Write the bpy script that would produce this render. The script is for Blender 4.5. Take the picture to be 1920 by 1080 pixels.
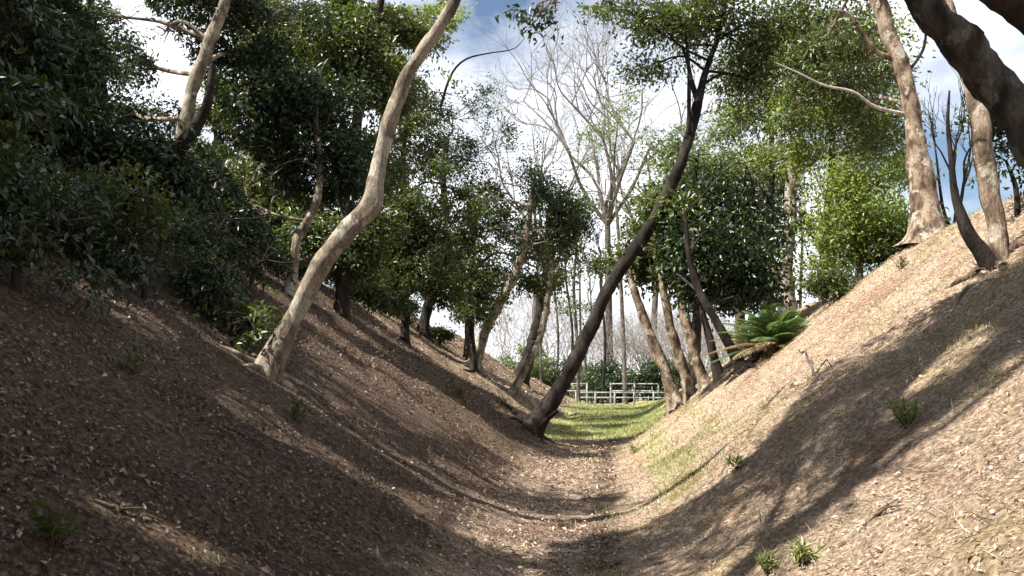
import bpy, math, random
import numpy as np
from mathutils import Vector, Euler

for o in list(bpy.data.objects):
    bpy.data.objects.remove(o, do_unlink=True)
SC = bpy.context.scene
COL = SC.collection

# ------------------------------------------------------------------ camera
FPX = 1663.0                                   # focal length in photo pixels (1920 wide)
CAM = np.array([0.0, 0.0, 1.62])
cam_d = bpy.data.cameras.new('camera')
cam = bpy.data.objects.new('camera', cam_d)
COL.objects.link(cam)
cam.location = CAM
cam.rotation_euler = Euler((math.radians(90 + 5.30), 0, math.radians(5.5)), 'XYZ')
cam_d.sensor_width = 36
cam_d.lens = 36 * FPX / 1920
cam_d.clip_start = 0.05
cam_d.clip_end = 2000
SC.camera = cam
_M = np.array(cam.rotation_euler.to_matrix())
RGT, UPV, FWD = _M[:, 0], _M[:, 1], -_M[:, 2]

# ------------------------------------------------------------------ light
SUN_EL, SUN_AZ = math.radians(54), math.radians(27)     # the sun stands left of the moat, a little behind the camera
SUN = np.array([math.cos(SUN_EL) * math.cos(SUN_AZ), math.cos(SUN_EL) * math.sin(SUN_AZ), -math.sin(SUN_EL)])
sd = bpy.data.lights.new('sun', 'SUN')
sd.energy = 5.0
sd.angle = math.radians(0.53)
sd.color = (1.0, 0.94, 0.855)
sun = bpy.data.objects.new('sun', sd)
COL.objects.link(sun)
sun.rotation_euler = Vector(SUN).to_track_quat('-Z', 'Y').to_euler()

W = bpy.data.worlds.new('World')
SC.world = W
W.use_nodes = True
nt = W.node_tree
bg = nt.nodes['Background']
sky = nt.nodes.new('ShaderNodeTexSky')
sky.sky_type = 'NISHITA'
sky.sun_disc = False
sky.sun_elevation = SUN_EL
sky.sun_rotation = math.atan2(-SUN[0], -SUN[1])
sky.air_density = 1.0
sky.dust_density = 0.6
sky.ozone_density = 1.5
tc = nt.nodes.new('ShaderNodeTexCoord')
mp = nt.nodes.new('ShaderNodeMapping')
mp.inputs['Scale'].default_value = (1.0, 1.0, 1.8)
mp.inputs['Location'].default_value = (2.7, 1.1, 0.1)
nz = nt.nodes.new('ShaderNodeTexNoise')
nz.inputs['Scale'].default_value = 2.2
nz.inputs['Detail'].default_value = 7
nz.inputs['Roughness'].default_value = 0.55
rp = nt.nodes.new('ShaderNodeValToRGB')
rp.color_ramp.elements[0].position = 0.40
rp.color_ramp.elements[1].position = 0.57
mx = nt.nodes.new('ShaderNodeMix')
mx.data_type = 'RGBA'
mx.inputs['B'].default_value = (10.5, 10.8, 11.6, 1)
nt.links.new(tc.outputs['Generated'], mp.inputs['Vector'])
nt.links.new(mp.outputs['Vector'], nz.inputs['Vector'])
nt.links.new(nz.outputs['Fac'], rp.inputs['Fac'])
nt.links.new(rp.outputs['Color'], mx.inputs['Factor'])
nt.links.new(sky.outputs['Color'], mx.inputs['A'])
nt.links.new(mx.outputs['Result'], bg.inputs['Color'])
bg.inputs['Strength'].default_value = 0.05

SC.view_settings.view_transform = 'Standard'
SC.view_settings.look = 'None'
SC.view_settings.gamma = 1
SC.view_settings.use_curve_mapping = False
SC.view_settings.exposure = 1.45
SC.cycles.use_denoising = True
SC.cycles.max_bounces = 6
SC.cycles.diffuse_bounces = 2
SC.cycles.glossy_bounces = 2
SC.cycles.transmission_bounces = 4
SC.cycles.transparent_max_bounces = 4
SC.cycles.sample_clamp_indirect = 4

# ------------------------------------------------------------------ helpers
def hash2(i, j, s):
    v = np.sin(i * 127.1 + j * 311.7 + s * 74.7) * 43758.5453
    return v - np.floor(v)

def vnoise(x, y, s=0):
    i, j = np.floor(x), np.floor(y)
    u, v = x - i, y - j
    u, v = u * u * (3 - 2 * u), v * v * (3 - 2 * v)
    a, b = hash2(i, j, s), hash2(i + 1, j, s)
    c, d = hash2(i, j + 1, s), hash2(i + 1, j + 1, s)
    return (a * (1 - u) + b * u) * (1 - v) + (c * (1 - u) + d * u) * v - 0.5

def sstep(a, b, x):
    t = np.clip((x - a) / (b - a), 0, 1)
    return t * t * (3 - 2 * t)

def splus(u, k):
    return k * np.logaddexp(0, u / k)

def smin(a, b, k):
    return -k * np.logaddexp(-a / k, -b / k)

def axis_x(y):
    return np.interp(y, [-20, 0, 8, 17, 30, 45, 80], [-.4, -.35, -.32, -.25, .35, .8, .8])

def ground_h(x, y):
    x, y = np.asarray(x, float), np.asarray(y, float)
    dx = x - axis_x(y)
    wr = np.interp(y, [0, 18, 30, 45], [0.75, 0.85, 1.3, 2.0])
    wl = np.interp(y, [0, 15, 19, 25, 34, 45], [0.62, 0.7, 0.85, 2.2, 1.8, 1.8])
    Rr = np.interp(y, [-20, 5, 12, 17, 22, 31, 41, 47], [4.2, 4.3, 4.3, 4.0, 3.25, 1.75, 0.35, 0.0]) + .02
    Rl = np.interp(y, [-20, 4, 8, 12, 19, 30, 38, 46], [3.0, 3.1, 3.4, 3.75, 3.9, 4.2, 2.6, 0.1]) + .02
    hr = smin(0.77 * splus(dx - wr, .28), Rr, .22) - 0.05 * np.maximum(dx - 8, 0) * (Rr > .3)
    hl = smin(0.68 * splus(-dx - wl, .28), Rl, .25) + 0.03 * np.clip(-dx - 8, 0, 20)
    h = hr + hl
    fade = 1 - sstep(60, 90, np.abs(y)) * 0.8
    slope_m = sstep(0.2, 1.2, np.abs(dx) - .5)
    n = (0.34 * vnoise(x * .42, y * .42, 1) + 0.22 * vnoise(x * 1.0, y * 1.0, 2)) * (0.2 + 0.8 * slope_m)
    n = n + 0.10 * np.maximum(vnoise(x * .8 + y * .15, y * 1.9, 6), 0) * slope_m
    n = n + 0.075 * vnoise(x * 2.7, y * 2.7, 3) * (.4 + .6 * slope_m) + 0.022 * vnoise(x * 7, y * 7, 4)
    return h + n * fade

CAM[2] = float(ground_h(0, 0)) + 1.60
cam.location = CAM

def ray(px, py):
    d = FWD * FPX + RGT * (px - 960) + UPV * (540 - py)
    return d / np.linalg.norm(d)

def at(px, py, Y):
    d = ray(px, py)
    return CAM + d * (Y - CAM[1]) / d[1]

def gp(px, py, tmin=2.0, tmax=70.0):
    d = ray(px, py)
    t = np.arange(tmin, tmax, 0.04)
    p = CAM + d * t[:, None]
    below = p[:, 2] < ground_h(p[:, 0], p[:, 1])
    near = t < 30
    if below[near].any() or (below.any() and py > 700):
        k = int(np.argmax(below))
    else:                                   # grazes a crest: stand on the crest
        k = int(np.argmin((p[:, 2] - ground_h(p[:, 0], p[:, 1]))[near]))
    q = p[k].copy()
    q[2] = float(ground_h(q[0], q[1]))
    return q

def gz(x, y):
    return np.array([x, y, float(ground_h(x, y))])

def project(P):
    v = P - CAM
    z = v @ FWD
    zz = np.where(z > .05, z, 1)
    px = 960 + FPX * (v @ RGT) / zz
    py = 540 - FPX * (v @ UPV) / zz
    return np.where(z > .05, px, -9999), np.where(z > .05, py, -9999)

def in_poly(px, py, poly):
    n = len(poly)
    ins = np.zeros(len(px), bool)
    for i in range(n):
        x1, y1 = poly[i]
        x2, y2 = poly[(i + 1) % n]
        if y1 == y2:
            continue
        c = ((y1 > py) != (y2 > py)) & (px < (x2 - x1) * (py - y1) / (y2 - y1) + x1)
        ins ^= c
    return ins

def mesh_np(name, V, Fc, mat=None, smooth=False):
    V = np.asarray(V, np.float32)
    me = bpy.data.meshes.new(name)
    if isinstance(Fc, np.ndarray):
        n, k = Fc.shape
        me.vertices.add(len(V))
        me.vertices.foreach_set('co', V.ravel())
        me.loops.add(n * k)
        me.loops.foreach_set('vertex_index', Fc.astype(np.int32).ravel())
        me.polygons.add(n)
        me.polygons.foreach_set('loop_start', np.arange(0, n * k, k, dtype=np.int32))
        if smooth:
            me.polygons.foreach_set('use_smooth', np.ones(n, bool))
        me.update(calc_edges=True)
    else:
        me.from_pydata([tuple(v) for v in V], [], Fc)
        if smooth:
            me.polygons.foreach_set('use_smooth', np.ones(len(me.polygons), bool))
        me.update()
    if mat:
        me.materials.append(mat)
    return me

def obj(name, me, parent=None, **props):
    o = bpy.data.objects.new(name, me)
    COL.objects.link(o)
    if parent is not None:
        o.parent = parent
        o.matrix_parent_inverse = parent.matrix_basis.inverted()
    for k, v in props.items():
        o[k] = v
    return o

def thing(name, label, cat, loc, group=None):
    o = bpy.data.objects.new(name, None)
    COL.objects.link(o)
    o.location = tuple(loc)
    o.empty_display_size = .2
    o['label'] = label
    o['category'] = cat
    if group:
        o['group'] = group
    return o

class Acc:
    def __init__(self):
        self.V, self.F, self.n = [], [], 0
    def add(self, V, Fq):
        self.V.append(V)
        self.F.append(Fq + self.n)
        self.n += len(V)
    def mesh(self, name, mat, smooth=True):
        return mesh_np(name, np.concatenate(self.V), np.concatenate(self.F), mat, smooth)

def catmull(P, m):
    P = np.asarray(P, float)
    if len(P) < 3:
        t = np.linspace(0, 1, m)[:, None]
        return P[0] * (1 - t) + P[-1] * t
    Q = np.vstack([2 * P[0] - P[1], P, 2 * P[-1] - P[-2]])
    seg = len(P) - 1
    t = np.linspace(0, seg - 1e-6, m)
    i = t.astype(int)
    u = (t - i)[:, None]
    a, b, c, d = Q[i], Q[i + 1], Q[i + 2], Q[i + 3]
    return .5 * ((2 * b) + (-a + c) * u + (2 * a - 5 * b + 4 * c - d) * u * u + (-a + 3 * b - 3 * c + d) * u ** 3)

def tube(pts, rad, sides, rng=None, bump=0.0, flare=0.0, knots=0):
    pts = np.asarray(pts, float)
    rad = np.asarray(rad, float)
    m = len(pts)
    T = np.gradient(pts, axis=0)
    T /= np.linalg.norm(T, axis=1)[:, None] + 1e-9
    ref = np.array([0.12, 1.0, 0.07])
    A = np.cross(T, ref)
    A /= np.linalg.norm(A, axis=1)[:, None] + 1e-9
    B = np.cross(T, A)
    th = np.linspace(0, 2 * np.pi, sides, endpoint=False)
    r = rad[:, None] * np.ones((1, sides))
    if bump and rng is not None:
        ph = rng.uniform(0, 6.28, 8)
        s = np.linspace(0, 1, m)[:, None] * m
        r = r * (1 + bump * (np.sin(th * 2 + s * .35 + ph[0]) * .5 + np.sin(th * 3 - s * .6 + ph[1]) * .4
                             + np.sin(s * .9 + ph[2]) * .45 + np.sin(th + s * .22 + ph[3]) * .6)
                 + rng.normal(0, bump * .3, r.shape))
    if flare or knots:
        sl = np.concatenate([[0], np.cumsum(np.linalg.norm(np.diff(pts, axis=0), axis=1))])[:, None]
        r = r * (1 + flare * np.exp(-sl / .22) * (.45 + .55 * np.cos(th * 4 + rng.uniform(0, 6)) * np.cos(th * 1.0 + rng.uniform(0, 6))))
        for _ in range(knots):
            s0, t0 = rng.uniform(.4, sl[-1, 0]), rng.uniform(0, 6.28)
            w_ = rng.uniform(.07, .16)
            dth = np.angle(np.exp(1j * (th - t0)))
            r = r * (1 + rng.uniform(.15, .4) * np.exp(-((sl - s0) / w_) ** 2 - (dth / .55) ** 2))
    V = pts[:, None, :] + A[:, None, :] * (np.cos(th)[None, :, None] * r[:, :, None]) + B[:, None, :] * (np.sin(th)[None, :, None] * r[:, :, None])
    V = V.reshape(-1, 3)
    i = np.arange(m - 1)[:, None] * sides
    j = np.arange(sides)[None, :]
    j2 = (j + 1) % sides
    Fq = np.stack([i + j, i + j2, i + sides + j2, i + sides + j], -1).reshape(-1, 4)
    # end cap as collapsed ring
    return V, Fq

def norm(v):
    return v / (np.linalg.norm(v, axis=-1, keepdims=True) + 1e-9)

def leaf_geo(P, D, N, L, Wd, fold=.25):
    """folded diamond leaves: P base points, D leaf direction, N face normal"""
    D = norm(D)
    S = norm(np.cross(D, N))
    N = np.cross(S, D)
    L, Wd = L[:, None], Wd[:, None]
    b = P
    tip = P + D * L - N * L * .12
    m = P + D * L * .45
    l = m + S * Wd * .5 + N * Wd * fold
    r = m - S * Wd * .5 + N * Wd * fold
    V = np.stack([b, l, tip, r], 1).reshape(-1, 3)
    k = np.arange(len(P))[:, None] * 4
    F3 = np.concatenate([k + np.array([[0, 2, 1]]), k + np.array([[0, 3, 2]])], 1).reshape(-1, 3)
    return V, F3

# ------------------------------------------------------------------ materials
def new_mat(name):
    m = bpy.data.materials.new(name)
    m.use_nodes = True
    t = m.node_tree
    return m, t, t.nodes['Principled BSDF'], t.nodes['Material Output']

def ramp(t, stops, interp='LINEAR'):
    r = t.nodes.new('ShaderNodeValToRGB')
    r.color_ramp.interpolation = interp
    e = r.color_ramp.elements
    while len(e) < len(stops):
        e.new(.5)
    for k, (p, c) in enumerate(stops):
        e[k].position = p
        e[k].color = (*c, 1)
    return r

def noise(t, scale, detail=4, rough=.55, coord='Object', scl=None):
    c = t.nodes.new('ShaderNodeTexCoord')
    n = t.nodes.new('ShaderNodeTexNoise')
    n.inputs['Scale'].default_value = scale
    n.inputs['Detail'].default_value = detail
    n.inputs['Roughness'].default_value = rough
    if scl:
        mp = t.nodes.new('ShaderNodeMapping')
        mp.inputs['Scale'].default_value = scl
        t.links.new(c.outputs[coord], mp.inputs['Vector'])
        t.links.new(mp.outputs['Vector'], n.inputs['Vector'])
    else:
        t.links.new(c.outputs[coord], n.inputs['Vector'])
    return n

def mixc(t, fac, a, b, mode='MIX'):
    m = t.nodes.new('ShaderNodeMix')
    m.data_type = 'RGBA'
    m.blend_type = mode
    for s, v in (('Factor', fac), ('A', a), ('B', b)):
        if isinstance(v, (int, float)):
            m.inputs[s].default_value = v
        elif isinstance(v, tuple):
            m.inputs[s].default_value = (*v, 1)
        else:
            t.links.new(v, m.inputs[s])
    return m.outputs['Result']

def bump(t, height, strength, dist):
    b = t.nodes.new('ShaderNodeBump')
    b.inputs['Strength'].default_value = strength
    b.inputs['Distance'].default_value = dist
    t.links.new(height, b.inputs['Height'])
    return b.outputs['Normal']

def leaf_mat(name, stops, rough=.38, trans=.3, tcol=(.16, .26, .03), spec=.5):
    m, t, p, out = new_mat(name)
    g = t.nodes.new('ShaderNodeNewGeometry')
    r = ramp(t, stops)
    t.links.new(g.outputs['Random Per Island'], r.inputs['Fac'])
    t.links.new(r.outputs['Color'], p.inputs['Base Color'])
    p.inputs['Roughness'].default_value = rough
    p.inputs['Specular IOR Level'].default_value = spec
    tr = t.nodes.new('ShaderNodeBsdfTranslucent')
    tr.inputs['Color'].default_value = (*tcol, 1)
    ms = t.nodes.new('ShaderNodeMixShader')
    ms.inputs['Fac'].default_value = trans
    t.links.new(p.outputs['BSDF'], ms.inputs[1])
    t.links.new(tr.outputs['BSDF'], ms.inputs[2])
    t.links.new(ms.outputs['Shader'], out.inputs['Surface'])
    return m

M = {}
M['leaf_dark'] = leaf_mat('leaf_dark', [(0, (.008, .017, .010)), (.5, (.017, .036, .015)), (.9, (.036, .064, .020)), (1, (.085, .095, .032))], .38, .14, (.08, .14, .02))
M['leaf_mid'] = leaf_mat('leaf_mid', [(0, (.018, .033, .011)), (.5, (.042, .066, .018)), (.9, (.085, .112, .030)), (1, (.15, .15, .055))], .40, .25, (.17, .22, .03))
M['leaf_light'] = leaf_mat('leaf_light', [(0, (.06, .10, .018)), (.5, (.115, .170, .033)), (1, (.20, .245, .06))], .42, .38, (.32, .40, .06))
M['leaf_grey'] = leaf_mat('leaf_grey', [(0, (.045, .075, .03)), (.5, (.08, .12, .045)), (1, (.14, .17, .07))], .5, .35, (.24, .3, .08))
M['frond'] = leaf_mat('frond', [(0, (.022, .052, .024)), (.5, (.05, .10, .036)), (.9, (.10, .15, .062)), (1, (.25, .21, .11))], .3, .28, (.18, .30, .06))
M['litter'] = leaf_mat('litter', [(0, (.032, .022, .017)), (.4, (.080, .055, .042)), (.7, (.155, .111, .084)), (.9, (.27, .20, .153)), (1, (.42, .35, .29))], .6, .12, (.25, .14, .06), .35)  # left bank leaves, darkened to carry the shade lying on them
M['litter_sunlit'] = leaf_mat('litter_sunlit', [(0, (.15, .10, .070)), (.3, (.32, .225, .16)), (.6, (.43, .325, .245)), (.85, (.52, .425, .335)), (1, (.60, .52, .43))], .6, .12, (.4, .26, .13), .35)  # the same dry leaves made paler to carry the sunlight
M['straw'] = leaf_mat('straw', [(0, (.20, .145, .10)), (.5, (.38, .30, .21)), (1, (.56, .49, .38))], .6, .2, (.4, .3, .15), .3)
M['grass'] = leaf_mat('grass', [(0, (.17, .20, .06)), (.5, (.31, .34, .13)), (.85, (.45, .45, .23)), (1, (.56, .52, .34))], .5, .35, (.25, .34, .07), .3)

def bark_mat(name, dark, mid, pale, lichen, lich_amt, scale=5):
    m, t, p, out = new_mat(name)
    n1 = noise(t, scale, 6, .6, scl=(1, 1, .45))
    r1 = ramp(t, [(.36, dark), (.49, mid), (.62, pale)])
    t.links.new(n1.outputs['Fac'], r1.inputs['Fac'])
    n2 = noise(t, scale * .55, 5, .65)
    r2 = ramp(t, [(.60 - lich_amt * .13, (0, 0, 0)), (.66 - lich_amt * .13, (1, 1, 1))])
    t.links.new(n2.outputs['Fac'], r2.inputs['Fac'])
    c = mixc(t, r2.outputs['Color'], r1.outputs['Color'], lichen)
    n4 = noise(t, scale * 9, 4, .6, scl=(1, 1, .4))
    r4 = ramp(t, [(.35, (.55, .55, .55)), (.6, (1, 1, 1))])
    t.links.new(n4.outputs['Fac'], r4.inputs['Fac'])
    c = mixc(t, .8, c, r4.outputs['Color'], 'MULTIPLY')
    t.links.new(c, p.inputs['Base Color'])
    p.inputs['Roughness'].default_value = .9
    p.inputs['Specular IOR Level'].default_value = .2
    n3 = noise(t, scale * 4, 8, .65, scl=(1, 1, .35))
    t.links.new(bump(t, n3.outputs['Fac'], .9, .03), p.inputs['Normal'])
    return m

M['bark_pale'] = bark_mat('bark_pale', (.075, .060, .047), (.21, .172, .13), (.34, .29, .225), (.40, .365, .30), .5, 6)
M['bark_mottled'] = bark_mat('bark_mottled', (.04, .028, .02), (.17, .12, .082), (.36, .285, .21), (.44, .39, .31), .45, 7)
M['bark_brown'] = bark_mat('bark_brown', (.05, .035, .025), (.13, .095, .065), (.24, .18, .125), (.20, .19, .14), .4, 5)
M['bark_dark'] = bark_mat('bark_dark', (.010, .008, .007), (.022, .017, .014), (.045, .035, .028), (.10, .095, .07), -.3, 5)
M['bark_grey'] = bark_mat('bark_grey', (.05, .042, .04), (.10, .085, .075), (.16, .14, .125), (.17, .16, .13), .4, 6)
M['twig_bare'] = bark_mat('twig_bare', (.13, .12, .11), (.19, .178, .165), (.26, .245, .23), (.26, .25, .23), .4, 3)
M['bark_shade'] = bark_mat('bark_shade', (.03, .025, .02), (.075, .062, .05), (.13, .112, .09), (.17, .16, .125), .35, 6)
M['thicket'] = bark_mat('thicket', (.17, .145, .13), (.26, .225, .205), (.35, .31, .285), (.36, .32, .29), .4, 3)
M['dead_wood'] = bark_mat('dead_wood', (.30, .25, .22), (.45, .40, .36), (.58, .53, .49), (.6, .57, .52), .5, 9)

def concrete_mat():
    m, t, p, out = new_mat('weathered_concrete')
    n = noise(t, 9, 5, .6)
    r = ramp(t, [(.35, (.16, .155, .15)), (.6, (.34, .335, .33))])
    t.links.new(n.outputs['Fac'], r.inputs['Fac'])
    t.links.new(r.outputs['Color'], p.inputs['Base Color'])
    p.inputs['Roughness'].default_value = .85
    t.links.new(bump(t, n.outputs['Fac'], .4, .01), p.inputs['Normal'])
    return m
M['frond_dry'] = leaf_mat('frond_dry', [(0, (.12, .08, .04)), (.5, (.22, .16, .08)), (1, (.34, .27, .15))], .6, .2, (.3, .2, .08), .3)
M['concrete'] = concrete_mat()

def ground_mat():
    m, t, p, out = new_mat('ground_litter')
    a = t.nodes.new('ShaderNodeAttribute')
    a.attribute_name = 'cover'
    sep = t.nodes.new('ShaderNodeSeparateColor')
    t.links.new(a.outputs['Color'], sep.inputs['Color'])
    nA = noise(t, 26, 9, .72)
    rA = ramp(t, [(.30, (.032, .023, .017)), (.45, (.093, .066, .049)), (.58, (.18, .131, .10)), (.72, (.34, .265, .21))])  # left bank litter with its shade darkened into the colour
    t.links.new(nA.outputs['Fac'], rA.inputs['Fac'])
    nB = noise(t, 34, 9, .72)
    rB = ramp(t, [(.30, (.19, .13, .088)), (.45, (.40, .295, .215)), (.58, (.51, .405, .31)), (.74, (.66, .575, .47))])  # right bank straw and litter with sunlight brightened into the colour
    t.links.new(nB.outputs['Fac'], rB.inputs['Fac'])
    nC = noise(t, 40, 8, .7)
    rC = ramp(t, [(.30, (.17, .18, .07)), (.48, (.33, .34, .14)), (.62, (.46, .45, .25)), (.75, (.58, .54, .38))])
    t.links.new(nC.outputs['Fac'], rC.inputs['Fac'])
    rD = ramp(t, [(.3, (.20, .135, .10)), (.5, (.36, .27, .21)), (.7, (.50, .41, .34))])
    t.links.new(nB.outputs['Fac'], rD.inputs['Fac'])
    def edge(ch, sc):
        n = noise(t, sc, 6, .65)
        mm = t.nodes.new('ShaderNodeMath')
        mm.operation = 'ADD'
        t.links.new(sep.outputs[ch], mm.inputs[0])
        t.links.new(n.outputs['Fac'], mm.inputs[1])
        r = ramp(t, [(.42, (0, 0, 0)), (.58, (1, 1, 1))])
        m2 = t.nodes.new('ShaderNodeMath')
        m2.operation = 'MULTIPLY'
        m2.inputs[1].default_value = .5
        t.links.new(mm.outputs[0], m2.inputs[0])
        t.links.new(m2.outputs[0], r.inputs['Fac'])
        return r.outputs['Color']
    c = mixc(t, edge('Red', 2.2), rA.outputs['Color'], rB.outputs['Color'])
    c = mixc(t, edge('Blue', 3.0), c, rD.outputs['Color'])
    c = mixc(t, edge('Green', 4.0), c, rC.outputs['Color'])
    big = noise(t, .9, 4, .6)
    rb = ramp(t, [(.34, (.70, .56, .47)), (.47, (1, 1, 1)), (.56, (1.0, .97, .90)), (.68, (.82, .84, .62))])
    t.links.new(big.outputs['Fac'], rb.inputs['Fac'])
    c = mixc(t, .75, c, rb.outputs['Color'], 'MULTIPLY')
    # mosaic of flattened, decayed leaves
    tcv = t.nodes.new('ShaderNodeTexCoord')
    wn = noise(t, 14, 3, .6)
    va = t.nodes.new('ShaderNodeVectorMath')
    va.operation = 'MULTIPLY_ADD'
    va.inputs[1].default_value = (.06, .06, .06)
    t.links.new(wn.outputs['Color'], va.inputs[0])
    t.links.new(tcv.outputs['Object'], va.inputs[2])
    hs = []
    for sc, lo_, hi_, am in ((36, .45, 1.4, .8), (75, .5, 1.35, .7)):
        vo = t.nodes.new('ShaderNodeTexVoronoi')
        vo.inputs['Scale'].default_value = sc
        t.links.new(va.outputs['Vector'], vo.inputs['Vector'])
        rv = ramp(t, [(0, (lo_, lo_, lo_ * .97)), (.5, (.92, .92, .92)), (1, (hi_, hi_, hi_))])
        sv = t.nodes.new('ShaderNodeSeparateColor')
        t.links.new(vo.outputs['Color'], sv.inputs['Color'])
        t.links.new(sv.outputs['Red'], rv.inputs['Fac'])
        c = mixc(t, am, c, rv.outputs['Color'], 'MULTIPLY')
        hs.append((vo, sv))
    t.links.new(c, p.inputs['Base Color'])
    p.inputs['Roughness'].default_value = .95
    p.inputs['Specular IOR Level'].default_value = .15
    nb = noise(t, 30, 9, .75)
    ad = t.nodes.new('ShaderNodeMath')
    ad.operation = 'MULTIPLY_ADD'
    ad.inputs[1].default_value = .5
    t.links.new(hs[0][1].outputs['Green'], ad.inputs[0])
    t.links.new(nb.outputs['Fac'], ad.inputs[2])
    t.links.new(bump(t, ad.outputs[0], 1.0, .05), p.inputs['Normal'])
    return m
M['ground'] = ground_mat()

# ------------------------------------------------------------------ ground: one sheet to the horizon
def axis_vals(lo, hi, step, far, grow):
    core = list(np.arange(lo, hi + 1e-6, step))
    a, s = lo, step
    left = []
    while a > -far:
        s *= grow
        a -= s
        left.append(a)
    a, s = hi, step
    right = []
    while a < far:
        s *= grow
        a += s
        right.append(a)
    return np.array(left[::-1] + core + right)

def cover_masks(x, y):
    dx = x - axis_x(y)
    straw = sstep(-.3, 1.4, dx) * .85 + .10  # strawy right bank; this mask also places its painted sunlit tone
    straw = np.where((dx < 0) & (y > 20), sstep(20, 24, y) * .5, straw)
    path = np.exp(-((dx + .35) / .85) ** 4) * (y < 22) * .62  # trodden path, widened left so its pale colour carries the sunlit stripe
    g = sstep(19, 24, y) * (1 - sstep(1.3, 2.6, np.abs(dx - .2))) * .85
    g = np.maximum(g, np.exp(-(((x - .80) / .5) ** 2 + ((y - 4.1) / .55) ** 2)) * .8)
    g = np.maximum(g, np.exp(-((dx - 1.25) / .55) ** 2) * sstep(7.5, 10, y) * .50)
    g = np.maximum(g, np.exp(-((dx - 1.9) / .5) ** 2) * sstep(10, 12, y) * (1 - sstep(19, 24, y)) * .42)
    g = np.maximum(g, .26 + .18 * vnoise(x * .6, y * .6, 9) * (dx > .3))
    g = np.where(dx < -.4, np.minimum(g, np.where(y > 18, g, .20)), g)
    g = np.where((y > 44), .55, g)
    return straw, g, path

gx = axis_vals(-10, 9, .12, 600, 1.18)
gy = axis_vals(-2, 50, .16, 700, 1.18)
GX, GY = np.meshgrid(gx, gy)
GZ = ground_h(GX, GY)
nx, ny = len(gx), len(gy)
idx = np.arange(nx * ny).reshape(ny, nx)
gf = np.stack([idx[:-1, :-1], idx[:-1, 1:], idx[1:, 1:], idx[1:, :-1]], -1).reshape(-1, 4)
gme = mesh_np('ground', np.stack([GX, GY, GZ], -1).reshape(-1, 3), gf, M['ground'], True)
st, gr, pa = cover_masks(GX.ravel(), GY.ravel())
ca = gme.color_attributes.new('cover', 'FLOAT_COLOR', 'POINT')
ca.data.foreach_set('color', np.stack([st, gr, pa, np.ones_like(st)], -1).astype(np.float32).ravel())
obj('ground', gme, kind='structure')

# coarse height table for fast light tracing
HTX, HTY = np.arange(-40, 40, .2), np.arange(-30, 80, .2)
HT = ground_h(*np.meshgrid(HTX, HTY))
def hfast(x, y):
    u = np.clip((x + 40) / .2, 0, len(HTX) - 1.01)
    v = np.clip((y + 30) / .2, 0, len(HTY) - 1.01)
    i, j = u.astype(int), v.astype(int)
    u, v = u - i, v - j
    return (HT[j, i] * (1 - u) + HT[j, i + 1] * u) * (1 - v) + (HT[j + 1, i] * (1 - u) + HT[j + 1, i + 1] * u) * v

# openings in the canopy: where the sunlight comes through to the ground (photo pixels of the lit ground)
SHADE_RIGHT = [(1040, 1015), (1200, 985), (1330, 915), (1430, 830), (1530, 700), (1700, 590), (1830, 530), (1960, 440),
               (1960, 600), (1880, 680), (1790, 745), (1690, 800), (1610, 890), (1590, 960), (1490, 1000), (1390, 1020), (1270, 1100), (1000, 1100)]
SHADE_MID = [(1000, 905), (1080, 935), (1180, 915), (1130, 965), (1060, 985), (960, 960)]
FAR_LIT = [(1050, 742), (1260, 742), (1255, 775), (1215, 805), (1130, 822), (1060, 800)]
DAPPLE_RIGHT = [(1700, 680), (1850, 600), (1900, 610), (1760, 720), (1690, 740)]
LIT_LEFT = [
    ([(560, 600), (640, 590), (770, 690), (900, 770), (930, 815), (840, 830), (700, 800), (600, 740), (545, 690)], .92),
    ([(690, 890), (820, 925), (1040, 990), (1080, 1030), (1030, 1045), (900, 1020), (760, 960)], 1.06),
    ([(560, 560), (690, 540), (720, 580), (640, 600)], .35),
    ([(90, 495), (170, 510), (340, 615), (320, 650), (180, 580)], 1.1),
    ([(330, 665), (430, 715), (630, 840), (710, 895), (700, 930), (560, 855), (390, 750)], 1.0),
    ([(80, 855), (200, 895), (440, 1015), (530, 1080), (430, 1085), (240, 985), (110, 910)], 1.05),
    ([(760, 830), (900, 850), (1040, 900), (1000, 930), (850, 890)], .75),
    ([(880, 790), (1000, 830), (1000, 880), (900, 830)], .35),
    ([(800, 555), (860, 560), (1050, 740), (1000, 780), (900, 690), (830, 610)], .85),
]
TRUNK_LIT = []          # points of trunks that stand in the sun

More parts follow.
